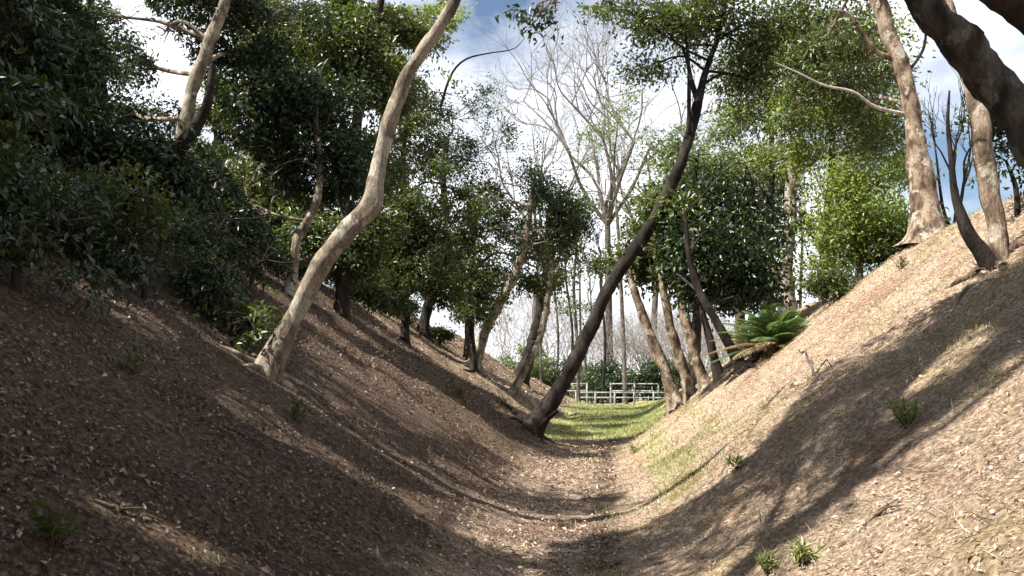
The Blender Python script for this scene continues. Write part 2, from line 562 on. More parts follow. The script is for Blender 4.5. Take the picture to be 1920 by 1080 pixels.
def canopy_keep(P, rng):
    n = len(P)
    Q = P.copy()
    act = np.arange(n)
    done = np.zeros(n, bool)
    for _ in range(46):
        Q[act] += SUN * .7
        hit = Q[act, 2] < hfast(Q[act, 0], Q[act, 1]) + .03
        done[act[hit]] = True
        act = act[~hit]
        if not len(act):
            break
    d_ = np.where(done)[0]
    lo, hi = np.full(len(d_), -.7), np.zeros(len(d_))
    R0 = Q[d_].copy()
    for _ in range(6):
        md = (lo + hi) / 2
        T = R0 + SUN * md[:, None]
        bl = T[:, 2] < hfast(T[:, 0], T[:, 1]) + .03
        hi, lo = np.where(bl, md, hi), np.where(bl, lo, md)
    Q[d_] = R0 + SUN * hi[:, None]
    px, py = project(Q)
    lx, ly = project(P)
    lit = np.zeros(n)
    dx = Q[:, 0] - axis_x(Q[:, 1])
    infr = done & (px > -60) & (px < 1990) & (py > 330) & (py < 1110) & (Q[:, 1] > 1) & (dx < 6.2)
    right = infr & (dx > -.35)
    lit[right] = 1.0
    sh = right & in_poly(px, py, SHADE_RIGHT)
    lit[sh] = .03
    lit[right & in_poly(px, py, DAPPLE_RIGHT)] = .5
    lit[infr & in_poly(px, py, SHADE_MID)] = .25
    left = infr & (dx <= -.35)
    for poly, a in LIT_LEFT:
        k = left & in_poly(px, py, poly)
        lit[k] = np.maximum(lit[k], a)
    # leaves inside the view are thinned less; crowns outside it are cut to let light in
    dense = (lx > -40) & (lx < 1960) & (ly > 10)
    lit = np.where(dense & (right | (Q[:, 1] > 19)), lit * np.where(P[:, 1] > 13.5, .35, .8), lit)
    lit = np.where(Q[:, 1] > 19, lit * .6, lit)
    fl = infr & in_poly(px, py, FAR_LIT)
    lit[fl] = np.where(dense[fl], .5, .96)
    # dapple in clumps, stretched along the sun's path over the ground
    u = Q[:, 0] * math.cos(SUN_AZ) + Q[:, 1] * math.sin(SUN_AZ)
    v = -Q[:, 0] * math.sin(SUN_AZ) + Q[:, 1] * math.cos(SUN_AZ)
    dn = vnoise(u * .9, v * 3.2, 21) * .8 + vnoise(u * 2.1, v * 6.0, 22) * .5 + .5
    cut = dn < (lit - .04) * 1.12
    for q in np.array(TRUNK_LIT):
        w = q[None, :3] - P
        s = w @ SUN
        d2 = (w * w).sum(1) - s * s
        cut |= (s > .5) & (d2 < q[3] ** 2)
    return ~cut

# ------------------------------------------------------------------ trees
def px_path(pts, Y):
    Ys = Y if isinstance(Y, (list, tuple)) else [Y] * len(pts)
    return np.array([at(p[0], p[1], yy) for p, yy in zip(pts, Ys)])

def px_rad(w, Y):
    return w * .5 * Y / FPX

TREES = []
def tree(name, label, path, radii, bark, blobs, leaf='leaf_dark', lsize=.09, per=55, clump=.34, cat='tree', group=None, seed=0,
         limb_r=.42, extra=None, sun_trunk=False, sides=14, lratio=.42, root=True, cull=True):
    """path: trunk points from the base up; blobs: (centre, radii, number of leaf clumps)"""
    rng = np.random.default_rng(1000 + seed)
    path = np.asarray(path, float)
    path = path.copy()
    if root:
        d0 = norm(path[0] - path[1])
        path[0] = path[0] + d0 * .12
    L = np.linalg.norm(np.diff(path, axis=0), axis=1).sum()
    m = int(np.clip(L / .09, 14, 90))
    cp = catmull(path, m)
    s = np.linspace(0, 1, m)
    rr = np.interp(s, np.linspace(0, 1, len(radii)), radii)
    if root:
        rr = rr * (1 + .45 * np.exp(-s * L / .28))
    wob = np.cumsum(rng.normal(0, 1, (m, 3)), axis=0)
    wob -= np.linspace(0, 1, m)[:, None] * wob[-1]
    cp = cp + wob * (rr.mean() * .06) * np.sin(s * np.pi)[:, None]
    t = thing(name, label, cat, path[0], group)
    V, Fq = tube(cp, rr, sides, rng, .085, .6 if root else 0, int(L * 1.3))
    trunk = obj('trunk', mesh_np('trunk', V, Fq, M[bark], True), t)
    if sun_trunk:
        for k in range(0, m, 3):
            TRUNK_LIT.append((*cp[k], max(.30, rr[k] * 2.2)))
    tips, outs, segs, limbs = [], [], [], []
    for bi, (c, R, n) in enumerate(blobs):
        c, R = np.asarray(c, float), np.asarray(R, float)
        # start on the trunk: below the blob where possible
        dist = np.linalg.norm(cp - c, axis=1) + np.where(cp[:, 2] > c[2] - .2, 1.5, 0) + np.where(s < .35, 4 * (.35 - s), 0)
        k = int(np.argmin(dist))
        a = cp[k]
        r0 = rr[k] * limb_r
        mid = (a + c) / 2 + rng.normal(0, .12, 3) * np.linalg.norm(c - a) + np.array([0, 0, .08 * np.linalg.norm(c - a)])
        over = c + (c - a) * .25 / (np.linalg.norm(c - a) + .5) * R.mean()
        lc = catmull(np.array([a, mid, c, over]), 14)
        lw = np.cumsum(rng.normal(0, .02, (14, 3)), axis=0) * np.linspace(0, 1, 14)[:, None]
        lc = lc + lw
        lr = np.linspace(r0, max(.012, r0 * .25), 14)
        limbs.append(tube(lc, lr, 8, rng, .05))
        # sub-branches fan out to secondary nodes, clumps gather round them
        nb = max(4, n // 6)
        sec = []
        for _ in range(nb):
            v = norm(rng.normal(0, 1, 3))
            e = c + v * R * rng.uniform(.4, 1.12)
            kk = rng.integers(5, 14)
            b0 = lc[kk]
            mm = (b0 + e) / 2 + rng.normal(0, .1, 3) * np.linalg.norm(e - b0)
            bc = catmull(np.array([b0, mm, e]), 7)
            V, Fq = tube(bc, np.linspace(max(.014, r0 * .3), .007, 7), 5)
            segs.append((-1, bi, V, Fq))
            sec.append((e, bc))
        for _ in range(n):
            e, bc = sec[rng.integers(len(sec))]
            q = e + rng.normal(0, .27, 3) * R * np.array([1.1, 1.1, .8])
            b0 = bc[rng.integers(2, 7)]
            mm = (b0 + q) / 2 + rng.normal(0, .06, 3)
            V, Fq = tube(np.array([b0, mm, q]), np.array([.009, .006, .003]), 4)
            segs.append((len(tips), bi, V, Fq))
            tips.append(np.append(q, bi))
            outs.append(q - c)
    if extra:
        for (pp, ra, mt) in extra:
            ec = catmull(np.asarray(pp, float), 18)
            V, Fq = tube(ec, np.interp(np.linspace(0, 1, 18), np.linspace(0, 1, len(ra)), ra), 8, rng, .06)
            obj('limb', mesh_np('limb', V, Fq, M[mt], True), trunk)
    if tips and per:
        TREES.append((t, bark, segs, limbs, np.array(tips), norm(np.array(outs)), leaf, lsize, per, clump, lratio, 5000 + seed, cull))
    return t

def roots(t, n, ln, r, bark, seed, k0=0.0):
    """surface roots running out over the soil from the foot of a trunk"""
    rng = np.random.default_rng(seed)
    b = np.array(t.location)
    trunk = t.children[0]
    for k in range(n):
        a = 2 * math.pi * (k + rng.uniform(-.3, .3)) / n + k0
        L_ = ln * rng.uniform(.55, 1.2)
        q = np.linspace(0, 1, 9)
        bend = np.cumsum(rng.normal(0, .22, 9))
        x = b[0] + np.cumsum(np.cos(a + bend)) * L_ / 9
        y = b[1] + np.cumsum(np.sin(a + bend)) * L_ / 9
        rr = r * (1 - q) ** .8 + .006
        z = ground_h(x, y) + rr * .35 - .05 * q ** 3
        c = np.vstack([[b[0], b[1], float(ground_h(b[0], b[1])) + r * 1.2], np.stack([x, y, z], 1)])
        V, Fq = tube(catmull(c, 16), np.interp(np.linspace(0, 1, 16), np.linspace(0, 1, 10), np.append(r * 1.1, rr)), 7, rng, .1)
        obj('root', mesh_np('root', V, Fq, M[bark], True), trunk)

NLEAF = 0
DENSITY = 1.88
def grow_leaves():
    global NLEAF
    for (t, bark, segs, limbs, tips, outs, leaf, lsize, per, clump, lratio, seed, cull) in TREES:
        rng = np.random.default_rng(seed)
        tblob = tips[:, 3].astype(int)
        tips = tips[:, :3]
        per = per * DENSITY
        cnt = rng.integers(int(per * .55), int(per * 1.45), len(tips))
        idx = np.repeat(np.arange(len(tips)), cnt)
        n = len(idx)
        sz = rng.uniform(.6, 1.35, len(tips))[idx][:, None]
        P = tips[idx] + rng.normal(0, 1, (n, 3)) * np.array([1, 1, .62]) * clump * .55 * sz
        d = P - CAM
        keep = (d * d).sum(1) > 3.2 ** 2
        keep &= P[:, 2] > hfast(P[:, 0], P[:, 1]) + .08
        if cull:
            keep &= canopy_keep(P, rng)
        P, ix = P[keep], idx[keep]
        n = len(P)
        kc = np.bincount(ix, minlength=len(tips)) / np.maximum(cnt, 1)
        kb = np.array([kc[tblob == q].mean() if (tblob == q).any() else 0 for q in range(len(limbs))])
        for q, (V, Fq) in enumerate(limbs):
            if kb[q] > .1:
                obj('limb', mesh_np('limb', V, Fq, M[bark], True), t.children[0])
        tw = Acc()
        for (ti, q, V, Fq) in segs:
            if kb[q] > .1 and (ti < 0 or kc[ti] > .12):
                tw.add(V, Fq)
        if tw.n:
            obj('twigs', tw.mesh('twigs', M[bark]), t, kind='stuff')
        if n < 3:
            continue
        o = outs[ix]
        D = norm(rng.normal(0, .75, (n, 3)) + o * .7 + np.array([0, 0, -.25]))
        N = norm(rng.normal(0, .55, (n, 3)) + np.array([0, 0, .75]) + o * .3)
        Ln = lsize * rng.uniform(.7, 1.45, n)
        V, F3 = leaf_geo(P, D, N, Ln, Ln * lratio * rng.uniform(.8, 1.2, n))
        obj('crown', mesh_np('crown', V, F3, M[leaf]), t, kind='stuff')
        NLEAF += n

def bare_tree(name, label, base, height, spread, bark, seed, levels=5, r0=.2, lean=(0, 0), forks=3, fork_h=.35, cat='tree', group=None, up=.55, shrink=.68, sides0=10):
    rng = np.random.default_rng(seed)
    t = thing(name, label, cat, base, group)
    base = np.asarray(base, float)
    tr_top = base + np.array([lean[0], lean[1], 1]) * height * fork_h
    c = catmull(np.array([base - np.array([0, 0, .15]), (base + tr_top) / 2 + rng.normal(0, .03, 3) * height * fork_h, tr_top]), 12)
    V, Fq = tube(c, np.linspace(r0 * 1.25, r0 * .85, 12), sides0, rng, .05)
    trunk = obj('trunk', mesh_np('trunk', V, Fq, M[bark], True), t)
    tw = Acc()
    def grow(p, d, ln, r, lv):
        e = p + d * ln
        md = (p + e) / 2 + rng.normal(0, .07, 3) * ln
        m = 6 if lv > 1 else 4
        cc = catmull(np.array([p, md, e]), m)
        V, Fq = tube(cc, np.linspace(r, r * .62, m), 6 if lv >= levels - 1 else (4 if lv > 1 else 3))
        if lv == levels:
            obj('limb', mesh_np('limb', V, Fq, M[bark], True), trunk)
        else:
            tw.add(V, Fq)
        if lv == 0:
            return
        k = 2 if rng.random() < .35 else 3
        for q in range(k):
            nd = norm(d + rng.normal(0, spread, 3) + np.array([0, 0, .22 * up]))
            st = e if q < 2 else cc[m // 2 + rng.integers(0, 2)]
            grow(st, nd, ln * rng.uniform(shrink - .12, shrink + .12), max(.006, r * .58), lv - 1)
    for f in range(forks):
        a = 2 * math.pi * (f + rng.uniform(-.2, .2)) / forks
        d = norm(np.array([math.cos(a) * spread * 1.0, math.sin(a) * spread * .8, up + .35]))
        grow(tr_top - np.array([0, 0, .1]), d, height * (1 - fork_h) * .36, r0 * .62, levels)
    obj('twigs', tw.mesh('twigs', M['twig_bare' if bark == 'bark_grey' else bark]), t, kind='stuff')
    return t
def B(px, py, Y, rx, ry, n, rz_depth=None):
    """leaf mass: centre from a sight line at distance Y, half-sizes rx, ry given in photo pixels"""
    k = Y / FPX
    return (at(px, py, Y), (rx * k, (rz_depth if rz_depth else (rx + ry) * .5 * k), ry * k), n)

def on_ground(path):
    path = np.array(path)
    path[0, 2] = float(ground_h(path[0, 0], path[0, 1])) - .05
    return path

# ---- the pale leaning tree on the left bank
b = gp(497, 700)
Y = b[1]
pth = np.vstack([b, px_path([(528, 640), (560, 580), (598, 505), (645, 440), (688, 385), (704, 330), (718, 272), (736, 215), (752, 165), (778, 118), (806, 75), (838, 25), (862, -25), (900, -110), (930, -200)],
                            [Y, Y, Y, Y, Y + .05, Y + .1, Y + .1, Y + .1, Y + .1, Y + .1, Y + .1, Y + .1, Y + .1, Y + .2, Y + .3])])
w = [44, 38, 35, 36, 38, 38, 33, 29, 31, 28, 26, 24, 23, 22, 18, 13]
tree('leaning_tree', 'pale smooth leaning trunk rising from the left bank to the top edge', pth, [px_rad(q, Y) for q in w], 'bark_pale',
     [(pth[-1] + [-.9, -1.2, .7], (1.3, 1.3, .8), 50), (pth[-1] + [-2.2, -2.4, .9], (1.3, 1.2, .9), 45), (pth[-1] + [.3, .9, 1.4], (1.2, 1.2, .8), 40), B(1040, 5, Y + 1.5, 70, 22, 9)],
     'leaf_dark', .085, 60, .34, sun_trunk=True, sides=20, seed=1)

# ---- the dark leaning tree at the foot of the left bank
b = gp(993, 806)
Y = b[1]
pth = np.vstack([b, px_path([(1040, 745), (1082, 672), (1112, 610), (1132, 560), (1160, 510), (1196, 458), (1232, 402), (1262, 340), (1284, 285), (1302, 232), (1312, 185), (1325, 130), (1345, 70), (1360, 10)],
                            [Y, Y, Y + .1, Y + .1, Y + .2, Y + .2, Y + .2, Y + .2, Y + .2, Y + .2, Y + .2, Y + .3, Y + .4, Y + .5])])
w = [36, 30, 27, 25, 24, 24, 25, 24, 22, 19, 17, 16, 12, 9, 6]
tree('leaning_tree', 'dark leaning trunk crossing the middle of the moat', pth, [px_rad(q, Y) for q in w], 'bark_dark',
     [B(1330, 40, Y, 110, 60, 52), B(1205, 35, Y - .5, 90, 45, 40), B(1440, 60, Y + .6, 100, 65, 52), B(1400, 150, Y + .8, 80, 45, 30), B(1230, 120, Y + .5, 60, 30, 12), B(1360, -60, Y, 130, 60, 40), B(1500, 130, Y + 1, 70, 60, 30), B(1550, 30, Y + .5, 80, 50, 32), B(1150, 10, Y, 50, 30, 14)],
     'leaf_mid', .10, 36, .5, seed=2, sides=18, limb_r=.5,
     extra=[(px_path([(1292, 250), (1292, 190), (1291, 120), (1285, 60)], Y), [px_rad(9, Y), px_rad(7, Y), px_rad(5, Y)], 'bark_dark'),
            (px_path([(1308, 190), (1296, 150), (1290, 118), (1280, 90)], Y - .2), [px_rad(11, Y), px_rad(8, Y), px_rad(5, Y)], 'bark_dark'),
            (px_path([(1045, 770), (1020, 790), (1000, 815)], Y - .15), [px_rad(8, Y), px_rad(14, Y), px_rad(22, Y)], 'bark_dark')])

# ---- right bank trunks
b = gp(1735, 436)
Y = b[1]
pth = np.vstack([b, px_path([(1737, 385), (1725, 300), (1712, 235), (1698, 175), (1678, 95), (1662, 45), (1645, -5), (1625, -70), (1610, -160)], Y)])
w = [58, 46, 37, 31, 29, 29, 29, 28, 25, 20]
tree('bank_tree', 'pale mottled trunk with dark patches on the crest of the right bank', pth, [px_rad(q, Y) for q in w], 'bark_mottled',
     [B(1620, 130, Y + 1.6, 60, 70, 40), B(1600, 240, Y + 2.2, 70, 60, 42), B(1560, 60, Y + 2, 70, 60, 38), B(1560, -60, Y + .5, 110, 60, 45), B(1510, 190, Y + 3, 60, 60, 34)],
     'leaf_mid', .09, 34, .42, seed=3, sides=20, sun_trunk=True, limb_r=.32,
     extra=[(px_path([(1700, 215), (1640, 200), (1600, 172), (1545, 160), (1500, 138), (1455, 118)], [Y, Y - .1, Y - .2, Y - .3, Y - .4, Y - .4]), [.035, .028, .022, .015, .008], 'dead_wood'),
            (px_path([(1672, 110), (1640, 95), (1612, 55), (1590, 25), (1560, 20)], [Y, Y - .2, Y - .3, Y - .4, Y - .5]), [.05, .045, .03, .018], 'bark_mottled'),
            (px_path([(1690, 150), (1730, 95), (1740, 40), (1770, -20)], Y), [.03, .022, .015], 'bark_dark')])

b = gp(1868, 492)
Y = b[1]
pth = np.vstack([b, px_path([(1872, 440), (1862, 385), (1850, 310), (1842, 240), (1822, 160), (1800, 95), (1782, 30), (1770, -30), (1760, -120)], [Y, Y, Y, Y, Y + .1, Y + .2, Y + .2, Y + .3, Y + .3])])
w = [36, 29, 30, 33, 33, 30, 27, 24, 21, 16]
tree('bank_tree', 'pale upright trunk half hidden behind the thick dark leaning trunk', pth, [px_rad(q, Y) for q in w], 'bark_mottled',
     [(pth[-1] + [-.4, .5, .8], (1.2, 1.2, .7), 40), (pth[-1] + [.9, .3, 1.0], (1.2, 1.2, .7), 40)],
     'leaf_mid', .085, 50, .32, seed=4, sides=16, sun_trunk=True,
     extra=[(np.vstack([gp(1866, 500) - [0, 0, .1], px_path([(1842, 474), (1818, 442), (1803, 405), (1790, 360), (1784, 300), (1777, 235), (1780, 170)], Y - .1)]), [.11, .085, .07, .06, .04, .028, .02, .01], 'bark_dark')])

Y = 6.6
p0 = gz(4.75, Y)
pth = np.vstack([p0, at(1990, 300, Y), at(1915, 205, Y), at(1850, 130, Y), at(1790, 70, Y), at(1730, 0, Y), at(1660, -90, Y + .2), at(1560, -190, Y + .6)])
w = [86, 78, 70, 66, 62, 56, 46, 32]
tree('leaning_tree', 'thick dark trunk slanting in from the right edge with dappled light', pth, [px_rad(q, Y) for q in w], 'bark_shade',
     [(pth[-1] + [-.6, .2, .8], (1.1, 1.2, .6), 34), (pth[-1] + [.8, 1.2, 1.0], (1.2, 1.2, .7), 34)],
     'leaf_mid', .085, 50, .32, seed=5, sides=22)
Y = 4.6
p0 = gz(4.3, Y)
pth = np.vstack([p0, at(2200, 230, Y), at(2060, 90, Y), at(1935, 25, Y), at(1825, -45, Y), at(1700, -160, Y + .2), at(1560, -260, Y + .5)])
tree('leaning_tree', 'very near dark limb crossing the top right corner', pth, [.19, .17, .15, .14, .12, .10, .07], 'bark_dark',
     [(pth[-1] + [-.4, .6, .7], (1.0, 1.0, .6), 26), (pth[-1] + [.9, .6, .9], (1.1, 1.0, .6), 26)],
     'leaf_dark', .08, 50, .3, seed=6, sides=20)

# pale trunks behind the sago plant
b = gp(1478, 592)
Y = b[1] + 3
b = at(1478, 588, Y)
b[2] = float(ground_h(b[0], b[1])) - .05
pth = np.vstack([b, px_path([(1474, 540), (1470, 470), (1478, 400), (1486, 330), (1500, 250), (1510, 170)], Y)])
w = [34, 28, 24, 22, 20, 16, 10]
tree('bank_tree', 'pale twin stemmed tree with sunny yellow green crown behind the right bank', pth, [px_rad(q, Y) for q in w], 'bark_pale',
     [B(1480, 250, Y, 70, 60, 44), B(1570, 215, Y, 75, 50, 40), B(1630, 290, Y + .5, 60, 50, 34), B(1530, 300, Y - .5, 60, 40, 28), B(1475, 160, Y + 1, 50, 40, 20)],
     'leaf_light', .11, 34, .5, seed=7, sun_trunk=True, sides=14,
     extra=[(px_path([(1472, 575), (1455, 520), (1440, 470), (1425, 400), (1420, 330)], Y + .2), [px_rad(20, Y), px_rad(18, Y), px_rad(14, Y), px_rad(9, Y)], 'bark_pale'),
            (px_path([(1500, 590), (1502, 520), (1504, 450), (1500, 380)], Y + .1), [px_rad(6, Y), px_rad(5, Y), px_rad(4, Y)], 'bark_pale')])
Y = 17.0
b = at(1612, 530, Y)
b[2] = float(ground_h(b[0], b[1])) - .05
pth = np.vstack([b, px_path([(1608, 470), (1600, 400), (1606, 340)], Y)])
tree('young_tree', 'small bright green bushy tree on the crest left of the mottled trunk', pth, [.06, .05, .04, .02], 'bark_brown',
     [B(1590, 365, Y, 62, 40, 44), B(1650, 415, Y + .3, 55, 36, 38), B(1575, 435, Y, 50, 36, 30), B(1640, 350, Y, 45, 30, 22), B(1600, 490, Y + .4, 60, 30, 24)],
     'leaf_light', .09, 32, .40, seed=8)

# far right group of leaning lit trunks at the end of the moat
def far_trunk(base_px, pts, ws, label, blobs, seed, bark='bark_mottled', leaf='leaf_mid', dY=0, **kw):
    b = gp(*base_px)
    Y = b[1] + dY
    if dY:
        b = at(base_px[0], base_px[1], Y)
        b[2] = float(ground_h(b[0], b[1])) - .05
    pth = np.vstack([b, px_path(pts, Y)])
    return tree('bank_tree', label, pth, [px_rad(q, Y) for q in ws], bark, [B(x, y, Y + d, rx, ry, n) for (x, y, d, rx, ry, n) in blobs], leaf, seed=seed, **kw)

far_trunk((1268, 766), [(1248, 700), (1230, 650), (1212, 600), (1190, 545), (1178, 500)], [27, 21, 19, 18, 14, 10],
          'pale leaning trunk nearest the fence end on the right', [(1185, 500, 0, 45, 40, 20), (1215, 440, 0, 50, 40, 26)], 9, sun_trunk=True, lsize=.15, per=46, clump=.55)
far_trunk((1296, 748), [(1284, 700), (1268, 650), (1255, 600), (1244, 540), (1240, 470)], [24, 19, 17, 17, 14, 9],
          'middle one of the pale trunks at the end of the right bank', [(1250, 480, 0, 50, 40, 24), (1275, 400, 0, 55, 45, 30)], 10, sun_trunk=True, lsize=.15, per=46, clump=.55)
far_trunk((1326, 728), [(1310, 690), (1296, 645), (1282, 600), (1275, 550), (1280, 470)], [24, 19, 19, 19, 14, 9],
          'rightmost of the pale trunks at the end of the right bank', [(1300, 500, 0, 45, 40, 22), (1330, 420, 0, 55, 50, 32)], 11, sun_trunk=True, lsize=.15, per=46, clump=.55)
far_trunk((1350, 712), [(1340, 670), (1328, 620), (1312, 570), (1300, 520)], [18, 15, 14, 12, 8],
          'slim dark leaning trunk behind the right bank crest', [(1320, 480, 0, 50, 40, 24), (1370, 520, 0, 40, 36, 20)], 12, bark='bark_dark', leaf='leaf_dark', lsize=.14, per=46, clump=.5)
far_trunk((1392, 694), [(1372, 655), (1350, 615), (1325, 570), (1305, 530), (1290, 470), (1285, 400)], [21, 17, 16, 15, 13, 11, 6],
          'dark leaning evergreen trunk beside the sago plant', [(1300, 440, 2.5, 55, 45, 40), (1370, 470, 2, 60, 50, 48), (1425, 410, 2.5, 55, 45, 40), (1415, 520, 2, 50, 45, 40), (1320, 550, 2.5, 55, 32, 30), (1350, 370, 3, 60, 40, 36), (1250, 500, 3, 45, 36, 24)],
          13, bark='bark_dark', leaf='leaf_dark', lsize=.115, per=28, clump=.6)
Y = 33
b = at(1390, 640, Y); b[2] = float(ground_h(b[0], b[1])) - .05
tree('evergreen_tree', 'tall pale green tree beyond the right bank behind the dark trunk', np.vstack([b, px_path([(1385, 520), (1370, 400), (1355, 300)], Y)]), [.2, .16, .11, .05], 'bark_brown',
     [B(1340, 310, Y, 60, 50, 34), B(1260, 330, Y, 50, 40, 26), B(1400, 330, Y, 50, 50, 30), B(1390, 240, Y, 45, 45, 22), B(1300, 390, Y, 60, 40, 30)],
     'leaf_grey', .15, 32, .65, seed=14)
Y = 27
b = at(1440, 600, Y); b[2] = float(ground_h(b[0], b[1])) - .05
tree('evergreen_tree', 'dark slim tree between the twin stemmed tree and the dark leaning trunk', np.vstack([b, px_path([(1442, 500), (1448, 400), (1450, 280), (1440, 160)], Y)]), [.16, .14, .11, .08, .04], 'bark_dark',
     [B(1430, 200, Y, 50, 50, 30), B(1400, 120, Y + .5, 60, 45, 30), B(1470, 90, Y, 60, 50, 34), B(1440, 300, Y, 40, 40, 20)],
     'leaf_mid', .13, 34, .55, seed=15)

Y = 24
b = at(1545, 560, Y); b[2] = float(ground_h(b[0], b[1])) - .05
tree('evergreen_tree', 'leafy tree behind the bright young tree on the right', np.vstack([b, px_path([(1548, 480), (1556, 380), (1560, 240), (1570, 100)], Y)]), [.17, .14, .11, .08, .04], 'bark_dark',
     [B(1540, 180, Y, 70, 60, 44), B(1640, 200, Y, 60, 60, 40), B(1590, 60, Y, 80, 50, 44), B(1500, 60, Y + .5, 70, 50, 36), B(1560, 420, Y, 60, 50, 34), B(1650, 440, Y, 60, 50, 30), B(1690, 300, Y + .5, 34, 60, 18)],
     'leaf_light', .12, 34, .5, seed=64)
Y = 30
b = at(1300, 690, Y); b[2] = float(ground_h(b[0], b[1])) - .05
tree('evergreen_tree', 'grey green tree spreading under the dark leaning trunk on the right', np.vstack([b, px_path([(1306, 600), (1310, 480), (1300, 380), (1310, 280)], Y)]), [.18, .15, .12, .09, .04], 'bark_dark',
     [B(1240, 400, Y, 50, 40, 30), B(1330, 350, Y, 60, 50, 36), B(1400, 400, Y, 60, 50, 36), B(1300, 460, Y, 70, 50, 40), B(1390, 520, Y, 60, 50, 36), B(1290, 290, Y, 40, 40, 18), B(1440, 330, Y, 50, 60, 30), B(1200, 450, Y, 40, 40, 16)],
     'leaf_mid', .14, 34, .6, seed=65)

# ---- middle left evergreens
far_trunk((792, 592), [(810, 545), (832, 490), (838, 420), (832, 340), (838, 260)], [21, 17, 16, 14, 12, 8],
          'dark bushy evergreen leaning out on the crest of the left bank', [(850, 215, 0, 80, 60, 66), (790, 300, -.4, 80, 70, 74), (890, 300, 0, 75, 65, 66), (780, 420, -.4, 80, 65, 70), (870, 410, 0, 80, 65, 66), (740, 500, -.4, 50, 45, 36), (850, 500, 0, 65, 45, 42), (810, 180, -.3, 60, 40, 30)],
          16, bark='bark_dark', leaf='leaf_mid', lsize=.10, per=38, clump=.44,
          extra=[(px_path([(826, 200), (845, 142), (872, 112), (915, 100), (962, 92), (985, 70)], gp(792, 592)[1]), [.05, .04, .03, .02, .01], 'bark_dark')])
far_trunk((888, 668), [(915, 610), (945, 555), (975, 490), (990, 420), (1000, 350)], [22, 20, 19, 17, 12, 7],
          'pale slanting trunk lit white on the far left bank', [(960, 345, 0, 65, 45, 44), (1020, 370, 0, 60, 45, 44), (1050, 430, 0, 50, 45, 36), (930, 430, 0, 60, 50, 44), (1000, 460, 0, 60, 40, 40), (935, 520, 0, 50, 40, 28), (890, 380, 0, 50, 50, 30)],
          17, bark='bark_pale', leaf='leaf_dark', lsize=.12, per=38, clump=.5, sun_trunk=True)
far_trunk((887, 694), [(886, 640), (884, 590), (880, 530), (885, 470)], [14, 10, 10, 9, 6],
          'thin upright dark stem at the foot of the white slanting trunk', [(890, 520, 0, 40, 36, 20), (930, 540, 0, 40, 34, 20), (900, 580, 0, 36, 24, 12)], 18, bark='bark_dark', leaf='leaf_mid', lsize=.12, per=46, clump=.4)
far_trunk((962, 738), [(985, 690), (1008, 640), (1022, 590), (1030, 530), (1036, 470)], [16, 13, 13, 13, 10, 6],
          'thin pale curved stem low on the far left bank', [(1040, 470, 0, 45, 40, 26), (1010, 520, 0, 45, 34, 24), (1060, 400, 0, 45, 40, 24)], 19, bark='bark_pale', leaf='leaf_mid', lsize=.15, per=46, clump=.5, sun_trunk=True)
far_trunk((974, 722), [(992, 670), (1008, 620), (1020, 560), (1028, 480), (1030, 400)], [30, 26, 25, 24, 20, 12],
          'broad dark trunk behind the thin pale curved stem', [(1030, 400, 0, 60, 45, 40), (985, 480, 0, 55, 50, 40), (1070, 480, 0, 45, 40, 26)], 20, bark='bark_dark', leaf='leaf_dark', lsize=.14, per=34, clump=.55, dY=1.5)
# ---- left forest
def left_tree(label, pts, Y, ws, bark, blobs, seed, leaf='leaf_dark', lsize=.09, per=54, clump=.36, name='evergreen_tree', **kw):
    pth = px_path(pts, Y)
    pth = on_ground(pth)
    return tree(name, label, pth, [px_rad(q, Y) for q in ws], bark, [B(x, y, Y + d, rx, ry, n) for (x, y, d, rx, ry, n) in blobs], leaf, lsize, per, clump, seed=seed, **kw)

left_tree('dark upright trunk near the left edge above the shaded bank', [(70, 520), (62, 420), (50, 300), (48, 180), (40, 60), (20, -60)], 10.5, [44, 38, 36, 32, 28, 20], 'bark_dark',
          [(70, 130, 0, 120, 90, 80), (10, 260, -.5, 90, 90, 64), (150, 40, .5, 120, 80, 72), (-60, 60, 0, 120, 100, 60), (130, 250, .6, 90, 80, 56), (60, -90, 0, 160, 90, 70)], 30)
left_tree('dark trunk leaning right among the left thicket', [(118, 500), (150, 440), (205, 390), (270, 335), (335, 280), (385, 205), (400, 120)], 11.5, [46, 40, 36, 32, 28, 22, 12], 'bark_dark',
          [(330, 300, 0, 90, 70, 60), (400, 330, .5, 80, 70, 54), (230, 300, 0, 80, 60, 48), (390, 200, .8, 70, 50, 26), (290, 400, 0, 80, 60, 46)], 31)
left_tree('tall tree with sunlit pale upper trunk in the left canopy', [(292, 500), (300, 420), (335, 270), (368, 150), (408, 50), (432, -30), (450, -120)], 14, [32, 29, 27, 25, 24, 20, 14], 'bark_pale',
          [(250, 200, .5, 70, 45, 30), (440, 130, 1, 60, 50, 30), (330, -40, 0, 150, 60, 70), (500, 20, 1, 100, 70, 66), (230, 30, 0, 70, 40, 20), (265, 110, .5, 50, 36, 12), (310, 60, .3, 40, 30, 8), (400, 200, .6, 50, 40, 16)], 32, sun_trunk=False,
          extra=None)
left_tree('short pale spotted trunk deep in the left thicket', [(328, 505), (326, 470), (330, 420), (340, 340), (350, 270)], 14.5, [24, 22, 20, 16, 8], 'bark_mottled',
          [(370, 360, 0, 70, 50, 44), (310, 330, .5, 60, 50, 34), (420, 410, 0, 70, 50, 44), (360, 460, .6, 70, 40, 30)], 33, sun_trunk=True, lsize=.09)
left_tree('slim pale crooked sapling left of the pale leaning trunk', [(545, 505), (556, 460), (575, 420), (596, 370), (600, 300), (592, 220), (600, 130)], 15, [20, 17, 16, 15, 12, 10, 6], 'bark_pale',
          [(540, 300, 0, 80, 70, 66), (620, 230, .5, 80, 70, 66), (560, 180, 0, 90, 60, 62), (480, 390, 0, 80, 60, 56), (640, 330, .6, 60, 60, 44), (480, 260, .3, 70, 60, 50)], 34, leaf='leaf_dark')
